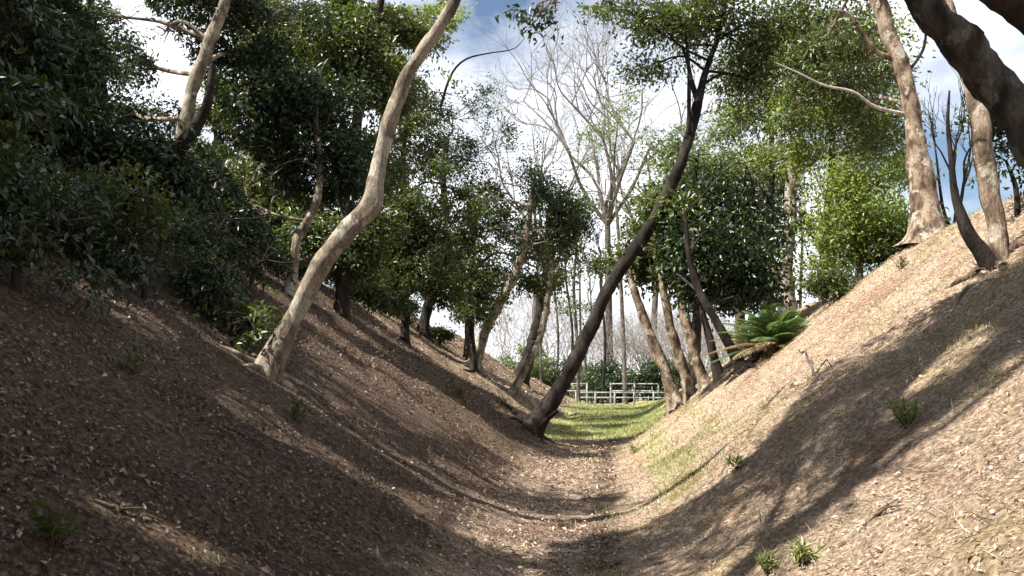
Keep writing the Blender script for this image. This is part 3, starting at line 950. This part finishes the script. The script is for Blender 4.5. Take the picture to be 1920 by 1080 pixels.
left_tree('tall evergreen behind the pale leaning trunk', [(640, 520), (650, 420), (662, 300), (690, 110), (715, 0), (730, -90)], 17.5, [25, 22, 20, 18, 15, 10], 'bark_dark',
          [(650, 90, 0, 90, 60, 64), (720, 40, .4, 90, 50, 60), (700, 180, .6, 80, 60, 60), (600, 20, .5, 100, 60, 70), (800, 60, .8, 60, 40, 28), (640, 420, .5, 70, 60, 46), (700, 330, .8, 60, 60, 44), (690, 460, .5, 50, 40, 28), (640, 490, .3, 60, 36, 34), (600, 450, .3, 60, 50, 36)], 35, leaf='leaf_mid', lsize=.10)
left_tree('olive green evergreen behind the slim crooked sapling', [(470, 500), (468, 400), (480, 250), (500, 100), (510, -20)], 20, [30, 28, 24, 20, 12], 'bark_brown',
          [(520, 90, 0, 90, 60, 56), (460, 200, .5, 70, 60, 46), (590, 110, .6, 80, 60, 50), (450, 330, .4, 90, 60, 54), (570, 430, 0, 90, 60, 50), (520, 400, 0, 70, 60, 44)], 36, leaf='leaf_mid', lsize=.11)
left_tree('broad dark evergreen far back in the left canopy', [(200, 500), (205, 400), (190, 250), (180, 100), (170, 0)], 18, [34, 30, 28, 24, 16], 'bark_dark',
          [(200, 350, 0, 110, 70, 70), (120, 400, 0, 100, 60, 60), (90, 200, .5, 100, 80, 70), (160, 100, 0, 90, 70, 56), (280, 430, .5, 100, 50, 56), (20, 350, 0, 90, 80, 56), (20, 50, .5, 100, 80, 60)], 37, lsize=.10)
left_tree('small leafy understory tree at the far left edge', [(-40, 520), (-30, 440), (-10, 380), (10, 330)], 9.2, [30, 26, 22, 12], 'bark_dark',
          [(0, 400, 0, 100, 60, 50), (90, 440, .4, 80, 45, 38), (-60, 300, 0, 110, 90, 50)], 38, leaf='leaf_mid')

# canopy neighbours whose trunks stand left of the frame and whose crowns hang into the top left corner
def canopy(label, x, y, H, blobs, seed, leaf='leaf_dark'):
    b = gz(x, y)
    rng = np.random.default_rng(seed)
    lean = rng.uniform(.05, .18)
    pth = np.array([b - [0, 0, .05], b + [lean * H * .3, .1, H * .33], b + [lean * H * .8, -.1, H * .66], b + [lean * H * 1.3, .1, H]])
    return tree('canopy_tree', label, pth, [.24, .2, .16, .08], 'bark_dark', [(b + np.array(c), r, n) for (c, r, n) in blobs], leaf, .11, 36, .40, seed=seed)
SK = [((1.0, -1.3, 1.1), (1.2, 1.1, .8), 44), ((1.1, .2, 1.2), (1.2, 1.1, .9), 44), ((.9, 1.5, 1.1), (1.2, 1.1, .8), 44), ((-.4, 0, 2.4), (1.5, 1.6, .9), 50), ((.8, -.8, 2.6), (1.3, 1.3, .8), 46), ((.7, .9, 2.6), (1.3, 1.3, .8), 46)]
canopy('dark canopy tree hanging into the top left corner', -7.6, 8.2, 6.2, SK[3:] + [((1.4, .5, 4.6), (1.9, 1.6, 1.1), 60), ((-.6, -.8, 5.0), (1.8, 1.6, 1.1), 50), ((2.4, -.6, 5.6), (1.7, 1.5, 1.0), 50), ((.6, 1.0, 6.4), (1.9, 1.6, .9), 40)], 50)
canopy('shade tree on the near left bank, left of the frame', -6.6, 4.9, 6.0, SK + [((.6, .3, 4.2), (1.8, 1.6, 1.1), 60), ((-1.2, -.6, 4.6), (1.8, 1.6, 1.1), 40), ((1.6, .9, 5.4), (1.7, 1.5, .9), 60), ((.2, -1.2, 5.6), (1.7, 1.5, .9), 56), ((-.6, .6, 6.4), (1.9, 1.6, .9), 50)], 51)
canopy('shade tree standing beside the camera on the left bank', -6.4, 1.6, 5.6, SK + [((.4, .3, 3.6), (1.8, 1.6, 1.1), 50), ((-1.2, -.4, 4.4), (1.8, 1.6, 1.1), 40), ((1.2, .8, 5.0), (1.6, 1.4, .9), 46), ((-.4, 1.0, 5.8), (1.7, 1.5, .9), 46)], 52)
canopy('shade tree set back behind the near left bank', -9.8, 5.8, 7.6, [((.6, .3, 5.0), (2.2, 2.0, 1.2), 60), ((-1.2, -.8, 6.0), (2.1, 1.9, 1.2), 50), ((1.6, 1.2, 6.6), (2.0, 1.8, 1.0), 50), ((.6, -1.6, 7.0), (2.0, 1.8, 1.0), 50)], 53)
canopy('tall shade tree with its crown high above the moat, left of the camera', -7.2, 2.4, 11.5, [((3.6, .4, 11.2), (1.6, 1.4, .9), 50), ((4.6, 1.6, 11.0), (1.6, 1.4, .9), 50), ((2.6, .2, 7.6), (1.6, 1.4, .9), 60), ((4.2, 1.4, 8.2), (1.6, 1.3, .9), 60), ((4.0, .2, 9.2), (1.6, 1.3, .9), 56), ((2.6, 1.6, 9.4), (1.6, 1.3, .9), 56), ((5.4, 2.2, 8.8), (1.5, 1.2, .8), 50), ((3.4, 2.6, 8.0), (1.4, 1.2, .8), 46)], 55)
def sky_blocker(label, x, y, H, blobs, seed):  # unseen trees added to block skylight and deepen the shade
    b = gz(x, y)
    pth = np.array([b - [0, 0, .05], b + [-.3, .1, H * .33], b + [-.8, -.1, H * .66], b + [-1.2, .1, H]])
    return tree('canopy_tree', label, pth, [.26, .22, .17, .08], 'bark_dark', [(np.array(c), r, n) for (c, r, n) in blobs], 'leaf_dark', .14, 26, .50, seed=seed)
sky_blocker('added unseen tree on the right bank beside the camera, crown blocking skylight over the moat', 6.6, 2.0, 7.5, [((4.5, 3.0, 8.5), (2.2, 2.0, 1.0), 60), ((2.4, 2.2, 8.2), (2.0, 2.0, .9), 60), ((5.5, .5, 9.0), (2.2, 2.0, 1.0), 60), ((3.0, .2, 9.4), (2.2, 2.0, 1.0), 60), ((6.5, 3.0, 10.2), (2.2, 2.0, 1.0), 50)], 56)
sky_blocker('added unseen tree on the right bank behind the camera, blocking skylight', 6.2, -2.6, 7.5, [((4.2, -2.0, 8.2), (2.2, 2.0, 1.0), 60), ((2.2, -2.4, 8.6), (2.2, 2.0, 1.0), 60), ((5.5, -3.5, 8.8), (2.2, 2.0, 1.0), 60), ((1.0, -4.0, 8.6), (2.4, 2.2, 1.0), 60), ((4.0, -5.0, 7.0), (2.4, 2.2, 1.6), 60)], 57)
canopy('low shade tree behind the camera on the left bank', -6.4, -1.6, 4.4, SK, 54)

# tree line further back that closes the gaps between the trunks on the left
left_tree('dense evergreen filling the gap right of the tall evergreen', [(760, 540), (762, 450), (755, 330), (760, 230)], 24, [16, 14, 12, 7], 'bark_dark',
          [(760, 300, 0, 70, 60, 44), (740, 420, 0, 80, 60, 50), (820, 480, 0, 70, 50, 40), (690, 500, 0, 60, 50, 36), (800, 200, .5, 60, 50, 34), (720, 230, .5, 60, 60, 36), (780, 545, 0, 60, 36, 30), (720, 540, -1, 60, 36, 30), (850, 350, 0, 60, 60, 36)], 60, lsize=.12, leaf='leaf_mid')
left_tree('dense evergreen between the olive tree and the left thicket', [(420, 500), (418, 420), (410, 300), (405, 200)], 23, [26, 24, 20, 10], 'bark_dark',
          [(400, 330, 0, 80, 60, 50), (340, 420, 0, 80, 60, 46), (480, 450, 0, 80, 50, 46), (450, 240, .5, 50, 40, 20), (560, 470, 0, 70, 40, 36)], 61, lsize=.12)
left_tree('olive evergreen low behind the far left bank', [(880, 600), (884, 520), (890, 430), (900, 360)], 30, [20, 18, 14, 8], 'bark_brown',
          [(880, 400, 0, 70, 60, 40), (930, 470, 0, 60, 50, 34), (860, 480, 0, 60, 50, 34), (960, 400, .5, 60, 50, 30), (900, 530, 0, 60, 40, 30), (850, 560, 0, 60, 36, 26), (1000, 500, 1, 50, 50, 26)], 62, lsize=.14, leaf='leaf_mid')
left_tree('pale green tree at the left edge of the sky gap', [(700, 500), (705, 380), (720, 220), (730, 60)], 27, [26, 22, 18, 10], 'bark_brown',
          [(740, 110, 0, 70, 50, 34), (660, 160, 0, 80, 60, 40), (800, 120, .5, 50, 40, 22), (720, 20, 0, 80, 50, 36), (580, 60, .5, 80, 60, 36), (820, 30, 0, 40, 40, 14)], 63, lsize=.14, leaf='leaf_light')

# undergrowth on the crest of the left bank
def shrub(label, base, r, h, seed, leaf='leaf_dark', n=46, lsize=.075, per=44, name='shrub', cull=True):
    rng = np.random.default_rng(seed)
    base = np.asarray(base, float)
    t0 = base + np.array([rng.uniform(-.1, .1), 0, h * .5])
    pth = np.array([base - [0, 0, .08], base + [0, 0, h * .25], t0])
    bl = []
    for k in range(3):
        a = rng.uniform(0, 6.28)
        bl.append((base + np.array([math.cos(a) * r * .5, math.sin(a) * r * .4, h * rng.uniform(.45, .7)]), (r * .7, r * .6, h * .38), n // 3))
    return tree(name, label, pth, [.03, .025, .015], 'bark_dark', bl, leaf, lsize, per, .26, cat='shrub', group='undergrowth shrubs', seed=seed, sides=7, cull=cull)
for k, (px, py, r, h, lf, lab) in enumerate([
        (30, 545, .8, .9, 'leaf_dark', 'low dark shrub on the bank at the left edge'),
        (165, 512, .7, .9, 'leaf_dark', 'dark shrub beside the trunk leaning right in the left thicket'),
        (270, 560, .7, .8, 'leaf_dark', 'dark shrub above the lit litter streak on the left bank'),
        (395, 600, .6, .7, 'leaf_dark', 'dark shrub on the left bank below the short spotted trunk'),
        (430, 645, .4, .45, 'leaf_mid', 'low green shrub just left of the pale leaning trunk base'),
        (470, 560, .7, .9, 'leaf_dark', 'dense dark shrub behind the pale leaning trunk base'),
        (655, 545, .6, .6, 'leaf_dark', 'dark shrub right of the pale leaning trunk on the crest'),
        (720, 560, .7, .7, 'leaf_mid', 'green shrub on the crest under the bushy evergreen'),
        (765, 585, .6, .7, 'leaf_dark', 'dark shrub at the crest left of the bushy evergreen base'),
        (825, 620, .45, .5, 'leaf_mid', 'small green shrub at the crest right of the bushy evergreen base'),
        (600, 535, .7, .9, 'leaf_dark', 'dark shrub half hidden behind the pale leaning trunk'),
        (520, 520, .8, 1.0, 'leaf_dark', 'dark shrub under the slim crooked sapling'),
        (370, 530, .8, 1.0, 'leaf_dark', 'dark shrub around the short pale spotted trunk'),
        (230, 490, .8, 1.0, 'leaf_mid', 'green shrub deep in the left thicket')]):
    shrub(lab, gp(px, py), r, h, 200 + k, lf)
# right crest
for k, (px, py, r, h, lf, lab) in enumerate([
        (1908, 402, .75, 1.3, 'leaf_dark', 'dark evergreen shrub on the crest at the right edge'),
        (1575, 560, .4, .45, 'leaf_mid', 'low shrub on the right bank crest beyond the sago plant'),
        (1660, 490, .45, .5, 'leaf_mid', 'low shrub on the crest below the bright young tree')]):
    shrub(lab, gp(px, py), r, h, 230 + k, lf, cull=False)

# ---- background beyond the fence
bare_tree('bare_tree', 'tall leafless tree with fanned branches against the white sky', gz(*(at(1142, 700, 62)[:2])), 29, .60, 'bark_grey', 71, levels=6, r0=.24, forks=7, fork_h=.42, up=.72, group='leafless background trees')
bare_tree('bare_tree', 'leafless tree rising behind the bushy evergreen left of the sky gap', gz(*(at(1010, 700, 70)[:2])), 25, .44, 'bark_grey', 72, levels=5, r0=.24, forks=4, fork_h=.4, up=.8, group='leafless background trees')
bare_tree('bare_tree', 'leafless tree right of the sky gap behind the dark leaning trunk', gz(*(at(1235, 700, 68)[:2])), 23, .46, 'bark_grey', 73, levels=5, r0=.24, forks=4, fork_h=.4, up=.75, group='leafless background trees')
bare_tree('bare_tree', 'slender leafless tree on the skyline between the two right trunks', gz(*(at(1788, 450, 26)[:2])), 7.6, .30, 'bark_dark', 74, levels=4, r0=.10, forks=3, fork_h=.4, up=1.0, group='leafless background trees')
bare_tree('bare_tree', 'leafless tree far behind the bright young tree on the right', gz(*(at(1560, 500, 44)[:2])), 14, .36, 'bark_grey', 75, levels=4, r0=.17, forks=4, fork_h=.4, up=.9, group='leafless background trees')
for k, (px, Yk, H) in enumerate([(1062, 54, 12), (1088, 58, 13), (1110, 56, 10), (1128, 52, 11), (1040, 60, 13), (1015, 57, 11)]):
    bare_tree('sapling', ['thin sapling just left of the dark leaning trunk beyond the fence', 'pale sapling behind the dark leaning trunk', 'slim sapling at the left end of the fence', 'dark upright sapling behind the fence left of the dark shrubs',
                          'thin sapling beyond the thin pale curved stem', 'thin sapling behind the broad dark trunk'][k], gz(*(at(px, 700, Yk)[:2])), H, .20, 'bark_dark' if k in (3, 0) else 'bark_grey', 90 + k, levels=3, r0=.08, forks=3, fork_h=.6, up=1.3, group='slim saplings beyond the fence')
# bare grey-pink thicket and dark shrubs behind the fence
for k, (px, Yk, H, sp) in enumerate([(1150, 60, 5.8, .5), (1195, 64, 6.6, .5), (1240, 60, 5.8, .5), (1290, 62, 6.6, .5), (1335, 58, 5.4, .5), (1375, 62, 5.2, .5), (1105, 66, 5.2, .5), (1215, 57, 4.8, .5), (1320, 66, 7.2, .5), (1265, 68, 7.0, .5), (1170, 70, 7.0, .5), (930, 72, 9.5, .5), (968, 78, 10, .5), (1004, 74, 9.5, .5), (1040, 80, 10, .5), (1076, 76, 8.5, .5)]):
    bare_tree('bare_shrub', 'leafless grey brown thicket shrub behind the fence and pale trunks' if k < 11 else 'taller leafless grey thicket shrub far behind the slanting trunks of the left bank', gz(*(at(px, 700, Yk)[:2])), H, sp, 'thicket', 120 + k, levels=4, r0=.06, forks=12, fork_h=.06, cat='shrub', group='leafless thicket beyond the fence' if k < 11 else 'taller leafless thicket left of the fence', up=.8, shrink=.72)
Y = 50
b = at(1172, 720, Y); b[2] = float(ground_h(b[0], b[1])) - .05
tree('slender_tree', 'thin tree with sparse pale green leaves in front of the tall leafless tree', np.vstack([b, px_path([(1168, 600), (1160, 450), (1150, 320), (1160, 220)], Y)]), [.13, .11, .09, .07, .03], 'bark_grey',
     [B(1115, 235, Y, 45, 30, 16), B(1175, 205, Y, 45, 30, 16), B(1225, 245, Y, 45, 30, 16), B(1140, 290, Y, 50, 26, 14), B(1215, 320, Y, 40, 30, 14)], 'leaf_grey', .17, 16, .7, seed=66, cull=False)
Y = 44
b = at(1085, 720, Y); b[2] = float(ground_h(b[0], b[1])) - .05
tree('slender_tree', 'slim leafy tree in the gap left of the dark leaning trunk', np.vstack([b, px_path([(1082, 640), (1076, 540), (1080, 450), (1075, 390)], Y)]), [.09, .08, .07, .05, .02], 'bark_grey',
     [B(1080, 430, Y, 40, 40, 18), B(1060, 510, Y, 36, 36, 14), B(1110, 480, Y, 34, 36, 14), B(1075, 590, Y, 34, 34, 10), B(1100, 385, Y, 36, 26, 12)], 'leaf_mid', .16, 22, .6, seed=67, cull=False)
def big_shrub(label, px, Yk, r, h, seed, leaf):
    b = gz(*(at(px, 700, Yk)[:2]))
    pth = np.array([b - [0, 0, .1], b + [0, 0, h * .3], b + [.1, 0, h * .6]])
    rng = np.random.default_rng(seed)
    bl = [(b + np.array([rng.uniform(-.5, .5) * r, rng.uniform(-.4, .4) * r, h * q]), (r * .75, r * .6, h * .3), 26) for q in (.3, .5, .7)]
    tree('evergreen_shrub', label, pth, [.07, .06, .04], 'bark_dark', bl, leaf, .2, 28, .5, cat='shrub', group='dark shrubs behind the fence', seed=seed, cull=False)
big_shrub('dark evergreen shrub right behind the fence posts', 1150, 54, 1.5, 2.2, 301, 'leaf_dark')
big_shrub('rounded dark shrub behind the middle of the fence', 1185, 55, 1.4, 1.9, 302, 'leaf_dark')
big_shrub('dark shrub at the right end of the fence behind the pale trunks', 1225, 53, 1.4, 2.0, 303, 'leaf_dark')
big_shrub('pale green shrub left of the fence', 1092, 58, 1.3, 2.2, 304, 'leaf_grey')
big_shrub('dark shrub between the pale trunks at the end of the bank', 1300, 55, 1.2, 2.0, 305, 'leaf_mid')
big_shrub('dark shrub beyond the foot of the far left bank', 1040, 60, 2.0, 2.4, 306, 'leaf_dark')
big_shrub('grey green shrub seen under the broad dark trunk', 1005, 58, 2.2, 3.2, 307, 'leaf_grey')

for t in [o for o in COL.objects if o.parent is None and o.get('category') == 'tree' and o.name.startswith(('leaning_tree', 'bank_tree'))]:
    far_ = t.location[1] > 16
    rad = .055 if t.location[1] < 16 else .07
    roots(t, 6, .75 if not far_ else .9, rad, t.children[0].data.materials[0].name, 700 + int(t.location[1] * 10), .4)
grow_leaves()

# ------------------------------------------------------------------ fences
def box(c, s, rz=0):
    x, y, z = s[0] / 2, s[1] / 2, s[2] / 2
    V = np.array([(-x, -y, -z), (x, -y, -z), (x, y, -z), (-x, y, -z), (-x, -y, z), (x, -y, z), (x, y, z), (-x, y, z)], float)
    ca_, sa_ = math.cos(rz), math.sin(rz)
    V = V @ np.array([[ca_, sa_, 0], [-sa_, ca_, 0], [0, 0, 1]])
    return V + np.array(c), np.array([(0, 3, 2, 1), (4, 5, 6, 7), (0, 1, 5, 4), (1, 2, 6, 5), (2, 3, 7, 6), (3, 0, 4, 7)])

def log(a, b, r, sides=8):
    pts = np.array([a + (np.array(b) - a) * q for q in (0, .02, .5, .98, 1)])
    return tube(pts, np.array([r * .3, r, r, r, r * .3]), sides)

def fence(label, xs, Y, h, rails, skip=()):
    z0 = float(np.mean(ground_h(np.array(xs), np.full(len(xs), Y))))
    t = thing('rail_fence', label, 'fence', gz(xs[len(xs) // 2], Y), 'post and rail fences at the end of the moat')
    for i, x in enumerate(xs):
        z = z0
        V, Fq = log(np.array([x, Y, z - .2]), np.array([x, Y, z + h]), .055)
        V2, F2 = box((x, Y, z + h + .012), (.09, .09, .03))
        po = obj('post', mesh_np('post', V, Fq, M['concrete'], False), t)
        obj('cap', mesh_np('cap', V2, F2, M['concrete'], False), po)
        if i + 1 < len(xs) and i not in skip:
            x2 = xs[i + 1]
            z2 = z0
            for q in rails:
                V, Fq = log(np.array([x + .06, Y - .03, z + h * q]), np.array([x2 - .06, Y - .03, z2 + h * q]), .038)
                obj('rail', mesh_np('rail', V, Fq, M['concrete'], False), t)
xa, xb = at(1080, 740, 47.5)[0], at(1262, 740, 47.5)[0]
fence('near white post and rail fence across the end of the grass', list(np.linspace(xa, xb, 6)), 47.5, .72, (.55, .92))
xa, xb = at(1060, 730, 55)[0], at(1400, 730, 55)[0]
fence('farther white post and rail fence beyond the near one', list(np.linspace(xa, xb, 9)), 52.0, 1.1, (.60, .97), skip=(1, 4))

# ------------------------------------------------------------------ sago-like plant on the right bank
def frond_plant(name, label, base, n, ln, seed, leafw=.028, elev=(15, 75), mat='frond', npair=22, cat='plant', lf=.26, group=None, droop=.7):
    rng = np.random.default_rng(seed)
    t = thing(name, label, cat, base, group)
    base = np.asarray(base, float)
    V, Fq = tube(np.array([base - [0, 0, .1], base + [0, 0, .06], base + [0, 0, .14]]), np.array([.09, .10, .05]) * ln / .9, 8, rng, .1)
    obj('stem', mesh_np('stem', V, Fq, M['bark_brown'], True), t)
    for k in range(n):
        a = 2.399 * k + rng.uniform(-.3, .3)
        e = math.radians(elev[0] + (elev[1] - elev[0]) * (1 - k / n) ** 1.0 + rng.uniform(-6, 6))
        L = ln * rng.uniform(.8, 1.15)
        hd = np.array([math.cos(a), math.sin(a), 0])
        s = np.linspace(0, 1, 10)
        x = L * (s * math.cos(e) + .12 * s * s)
        z = L * (s * math.sin(e) - droop * .5 * s * s)
        c = base + np.array([0, 0, .1]) + hd * x[:, None] + np.array([0, 0, 1]) * z[:, None]
        Vr, Fr = tube(c, np.linspace(.011, .004, 10) * ln / .9, 4)
        tri = np.concatenate([Fr[:, [0, 1, 2]], Fr[:, [0, 2, 3]]])
        ss = np.repeat(np.linspace(.16, .98, npair), 2)
        sd_ = np.tile([-1, 1], npair)
        P = np.stack([np.interp(ss, s, c[:, q]) for q in range(3)], 1)
        T = norm(np.stack([np.interp(np.minimum(ss + .05, 1), s, c[:, q]) - np.interp(ss - .05, s, c[:, q]) for q in range(3)], 1))
        side = norm(np.cross(T, np.array([0, 0, 1.0]))) * sd_[:, None]
        D = norm(T * .6 + side * .9 + np.array([0, 0, -.10]))
        N = norm(np.cross(side, T) * sd_[:, None] + rng.normal(0, .1, P.shape))
        LL = lf * L * (np.sin(np.clip(ss * 1.05, 0, 1) * np.pi) ** .6 * .8 + .25)
        Vl, Fl = leaf_geo(P, D, N, LL, np.full(len(P), leafw), .2)
        obj('frond', mesh_np('frond', np.vstack([Vr, Vl]), np.vstack([tri, Fl + len(Vr)]), M['frond_dry' if (k > n * .7 and rng.random() < .45) else mat]), t)
    return t
b = gp(1452, 662)
k_ = b[1]
frond_plant('sago_plant', 'spreading bright green sago-like plant on the right bank', b, 60, 100 / FPX * k_ * 1.15, 11, leafw=.018, npair=24, elev=(5, 88), droop=.8, lf=.2)
frond_plant('sago_plant', 'smaller green sago-like plant tucked left of the larger one', gp(1412, 668), 30, 75 / FPX * k_, 12, leafw=.015, npair=20, elev=(20, 85), droop=.8, lf=.17)

# ------------------------------------------------------------------ small plants
def sprout(label, base, n, ln, seed, mat='leaf_mid', w=.3, name='small_plant'):
    rng = np.random.default_rng(seed)
    t = thing(name, label, 'plant', base, 'small plants on the banks')
    base = np.asarray(base, float)
    ac, V3, F3, m = Acc(), [], [], 0
    for k in range(n):
        a = rng.uniform(0, 6.28)
        e = rng.uniform(.5, 1.4)
        d = np.array([math.cos(a) * math.cos(e), math.sin(a) * math.cos(e), math.sin(e)])
        tip = base + d * ln * rng.uniform(.5, 1)
        V, Fq = tube(np.array([base - [0, 0, .03], (base + tip) / 2 + rng.normal(0, .02, 3), tip]), np.array([.005, .004, .002]), 4)
        ac.add(V, Fq)
        q = 8
        P = base + (tip - base) * rng.uniform(.35, 1.0, (q, 1))
        D = norm(rng.normal(0, .7, (q, 3)) + d * .5)
        N = norm(rng.normal(0, .4, (q, 3)) + [0, 0, 1])
        Ln = rng.uniform(.04, .085, q)
        V, Fl = leaf_geo(P, D, N, Ln, Ln * w)
        V3.append(V); F3.append(Fl + m); m += len(V)
    obj('stem', ac.mesh('stem', M['bark_brown']), t, kind='stuff')
    obj('foliage', mesh_np('foliage', np.concatenate(V3), np.concatenate(F3), M[mat]), t, kind='stuff')
for k, (px, py, n, ln, mt, w, lab) in enumerate([
        (100, 1035, 9, .22, 'leaf_mid', .45, 'small green plant in the dark litter at lower left'),
        (245, 700, 7, .25, 'leaf_mid', .4, 'small plant on the shaded left bank slope'),
        (1510, 1060, 22, .13, 'grass', .16, 'green weed clump at the bottom right of the path'),
        (1445, 1072, 20, .12, 'grass', .16, 'green weed tuft at the bottom edge left of the weed clump'),
        (1702, 800, 8, .20, 'leaf_light', .35, 'single green sprig at the lower edge of the big shadow'),
        (1385, 880, 10, .16, 'grass', .25, 'low green tuft on the right bank by the path'),
        (1190, 850, 10, .18, 'leaf_light', .28, 'green tuft at the foot of the right bank'),
        (1690, 505, 8, .24, 'leaf_mid', .35, 'weed on the upper right bank below the mottled trunk'),
        (860, 745, 9, .22, 'leaf_mid', .4, 'small plant on the middle left bank'),
        (940, 760, 10, .25, 'leaf_mid', .35, 'green plant at the edge of the left bank near the dark trunk'),
        (560, 790, 7, .2, 'leaf_mid', .4, 'small plant on the left bank below the pale leaning trunk')]):
    sprout(lab, gp(px, py), n, ln, 400 + k, mt, w)

# ------------------------------------------------------------------ fallen branches
def stick(label, p, q, r, seed, mat='bark_brown'):
    rng = np.random.default_rng(seed)
    a, b = gp(*p), gp(*q)
    m = 14
    c = np.array([a + (b - a) * s for s in np.linspace(0, 1, m)])
    c[:, 2] = ground_h(c[:, 0], c[:, 1]) + r * .7
    c[:, :2] += np.cumsum(rng.normal(0, .012, (m, 2)), 0)
    t = thing('fallen_branch', label, 'branch', a, 'fallen branches')
    V, Fq = tube(c, np.linspace(r, r * .4, m), 7, rng, .1)
    obj('shaft', mesh_np('shaft', V, Fq, M[mat], True), t)
    for k in (5, 9):
        d = norm(c[k] - c[k - 2]) + rng.normal(0, .5, 3)
        e = c[k] + norm(d) * .22
        e[2] = float(ground_h(e[0], e[1])) + .03
        V, Fq = tube(np.array([c[k], (c[k] + e) / 2 + [0, 0, .02], e]), np.array([r * .5, r * .4, r * .2]), 5)
        obj('twig', mesh_np('twig', V, Fq, M[mat], True), t)
stick('dark fallen branch on the sunny lower right slope', (1572, 1032), (1672, 958), .018, 1)
stick('thin fallen branch on the middle of the left bank', (420, 800), (560, 880), .012, 2, 'bark_grey')
stick('short stick lying on the path edge', (690, 800), (730, 815), .012, 3, 'dead_wood')
stick('grey stick high on the right bank slope', (1500, 660), (1570, 690), .02, 4, 'bark_grey')
stick('stick low in the dark lower left slope', (180, 940), (290, 985), .012, 5)

# ------------------------------------------------------------------ ground cover (nobody could count it)
def scatter(n, ylo, yhi, xlo, xhi, seed, power=1.8):
    rng = np.random.default_rng(seed)
    y = ylo + (yhi - ylo) * rng.uniform(0, 1, n) ** power
    x = rng.uniform(xlo, xhi, n)
    P = np.stack([x, y, ground_h(x, y)], 1)
    px, py = project(P)
    k = (px > -150) & (px < 2070) & (py < 1230)
    P = P[k]
    e = .05
    nx_ = (ground_h(P[:, 0] - e, P[:, 1]) - ground_h(P[:, 0] + e, P[:, 1])) / (2 * e)
    ny_ = (ground_h(P[:, 0], P[:, 1] - e) - ground_h(P[:, 0], P[:, 1] + e)) / (2 * e)
    N = norm(np.stack([nx_, ny_, np.ones(len(P))], 1))
    return P, N, rng

P, N, rng = scatter(415000, 1.6, 42, -9, 7, 61, 1.9)
st, gr, pa = cover_masks(P[:, 0], P[:, 1])
den = np.where(st > .5, .62, 1.0) * (1 - .7 * (gr > .45)) * np.clip(.25 + 1.7 * (vnoise(P[:, 0] * 1.4, P[:, 1] * 1.4, 31) * .7 + vnoise(P[:, 0] * 4, P[:, 1] * 4, 32) * .6 + .3), .08, 1)
k = rng.uniform(0, 1, len(P)) < den
P, N = P[k], N[k]
n = len(P)
Nl = norm(N + rng.normal(0, .38, (n, 3)))
D = rng.normal(0, 1, (n, 3))
D = norm(D - Nl * (D * Nl).sum(1)[:, None])
Ln = rng.uniform(.016, .044, n) * np.where(st[k] > .5, .68, 1) * np.interp(P[:, 1], [6, 40], [1, 2.2]) * rng.choice([.6, .8, 1.0, 1.5], n)
Wn = Ln * rng.uniform(.35, .6, n)
P = P + N * rng.uniform(.004, .022, n)[:, None]
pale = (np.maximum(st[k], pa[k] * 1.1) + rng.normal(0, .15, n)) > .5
for sel, nm, mt, lab in ((~pale, 'leaf_litter', 'litter', 'dark brown fallen leaves on the left bank, its shade put into their colour'), (pale, 'leaf_litter', 'litter_sunlit', 'tan fallen leaves on the right bank and path, sunlight put into their colour')):
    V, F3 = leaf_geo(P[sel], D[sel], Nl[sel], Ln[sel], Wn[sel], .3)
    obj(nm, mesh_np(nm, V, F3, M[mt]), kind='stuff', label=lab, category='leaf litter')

P, N, rng = scatter(160000, 1.6, 26, -1.0, 7, 62, 1.6)
dx = P[:, 0] - axis_x(P[:, 1])
den = sstep(.1, 1.2, dx) * (.25 + .9 * (vnoise(P[:, 0] * 1.1, P[:, 1] * 1.1, 33) + .5))
k = rng.uniform(0, 1, len(P)) < den
P, N = P[k], N[k]
n = len(P)
down = np.stack([N[:, 0], N[:, 1], -np.sqrt(N[:, 0] ** 2 + N[:, 1] ** 2)], 1)
D = norm(down * .8 + N * rng.uniform(.02, .5, n)[:, None] + rng.normal(0, .5, (n, 3)))
V, F3 = leaf_geo(P, D, norm(N + rng.normal(0, .3, (n, 3))), rng.uniform(.03, .10, n), rng.uniform(.003, .007, n), .1)
obj('dry_grass', mesh_np('dry_grass', V, F3, M['straw']), kind='stuff', label='pale dry grass straw lying on the sunny right bank', category='dry grass')

Pa, Na, rng = scatter(160000, 2.0, 14, -2, 6, 63, 1.3)
Pb, Nb, _ = scatter(120000, 14, 47, -4, 6, 64, 1.0)
P, N = np.vstack([Pa, Pb]), np.vstack([Na, Nb])
st, gr, pa = cover_masks(P[:, 0], P[:, 1])
den = np.clip((gr - .28) * 1.5 + .5 * vnoise(P[:, 0] * 2.5, P[:, 1] * 2.5, 35), 0, 1)
k = rng.uniform(0, 1, len(P)) < den
P, N = P[k], N[k]
n = len(P)
D = norm(np.array([0, 0, 1]) + rng.normal(0, .45, (n, 3)))
Ln = rng.uniform(.035, .10, n)
V, F3 = leaf_geo(P, D, norm(rng.normal(0, 1, (n, 3))), Ln, np.where(P[:, 1] > 14, .016, .007) * rng.uniform(.7, 1.3, n), .1)
obj('grass', mesh_np('grass', V, F3, M['grass']), kind='stuff', label='short green grass on the moat floor and path edges', category='grass')
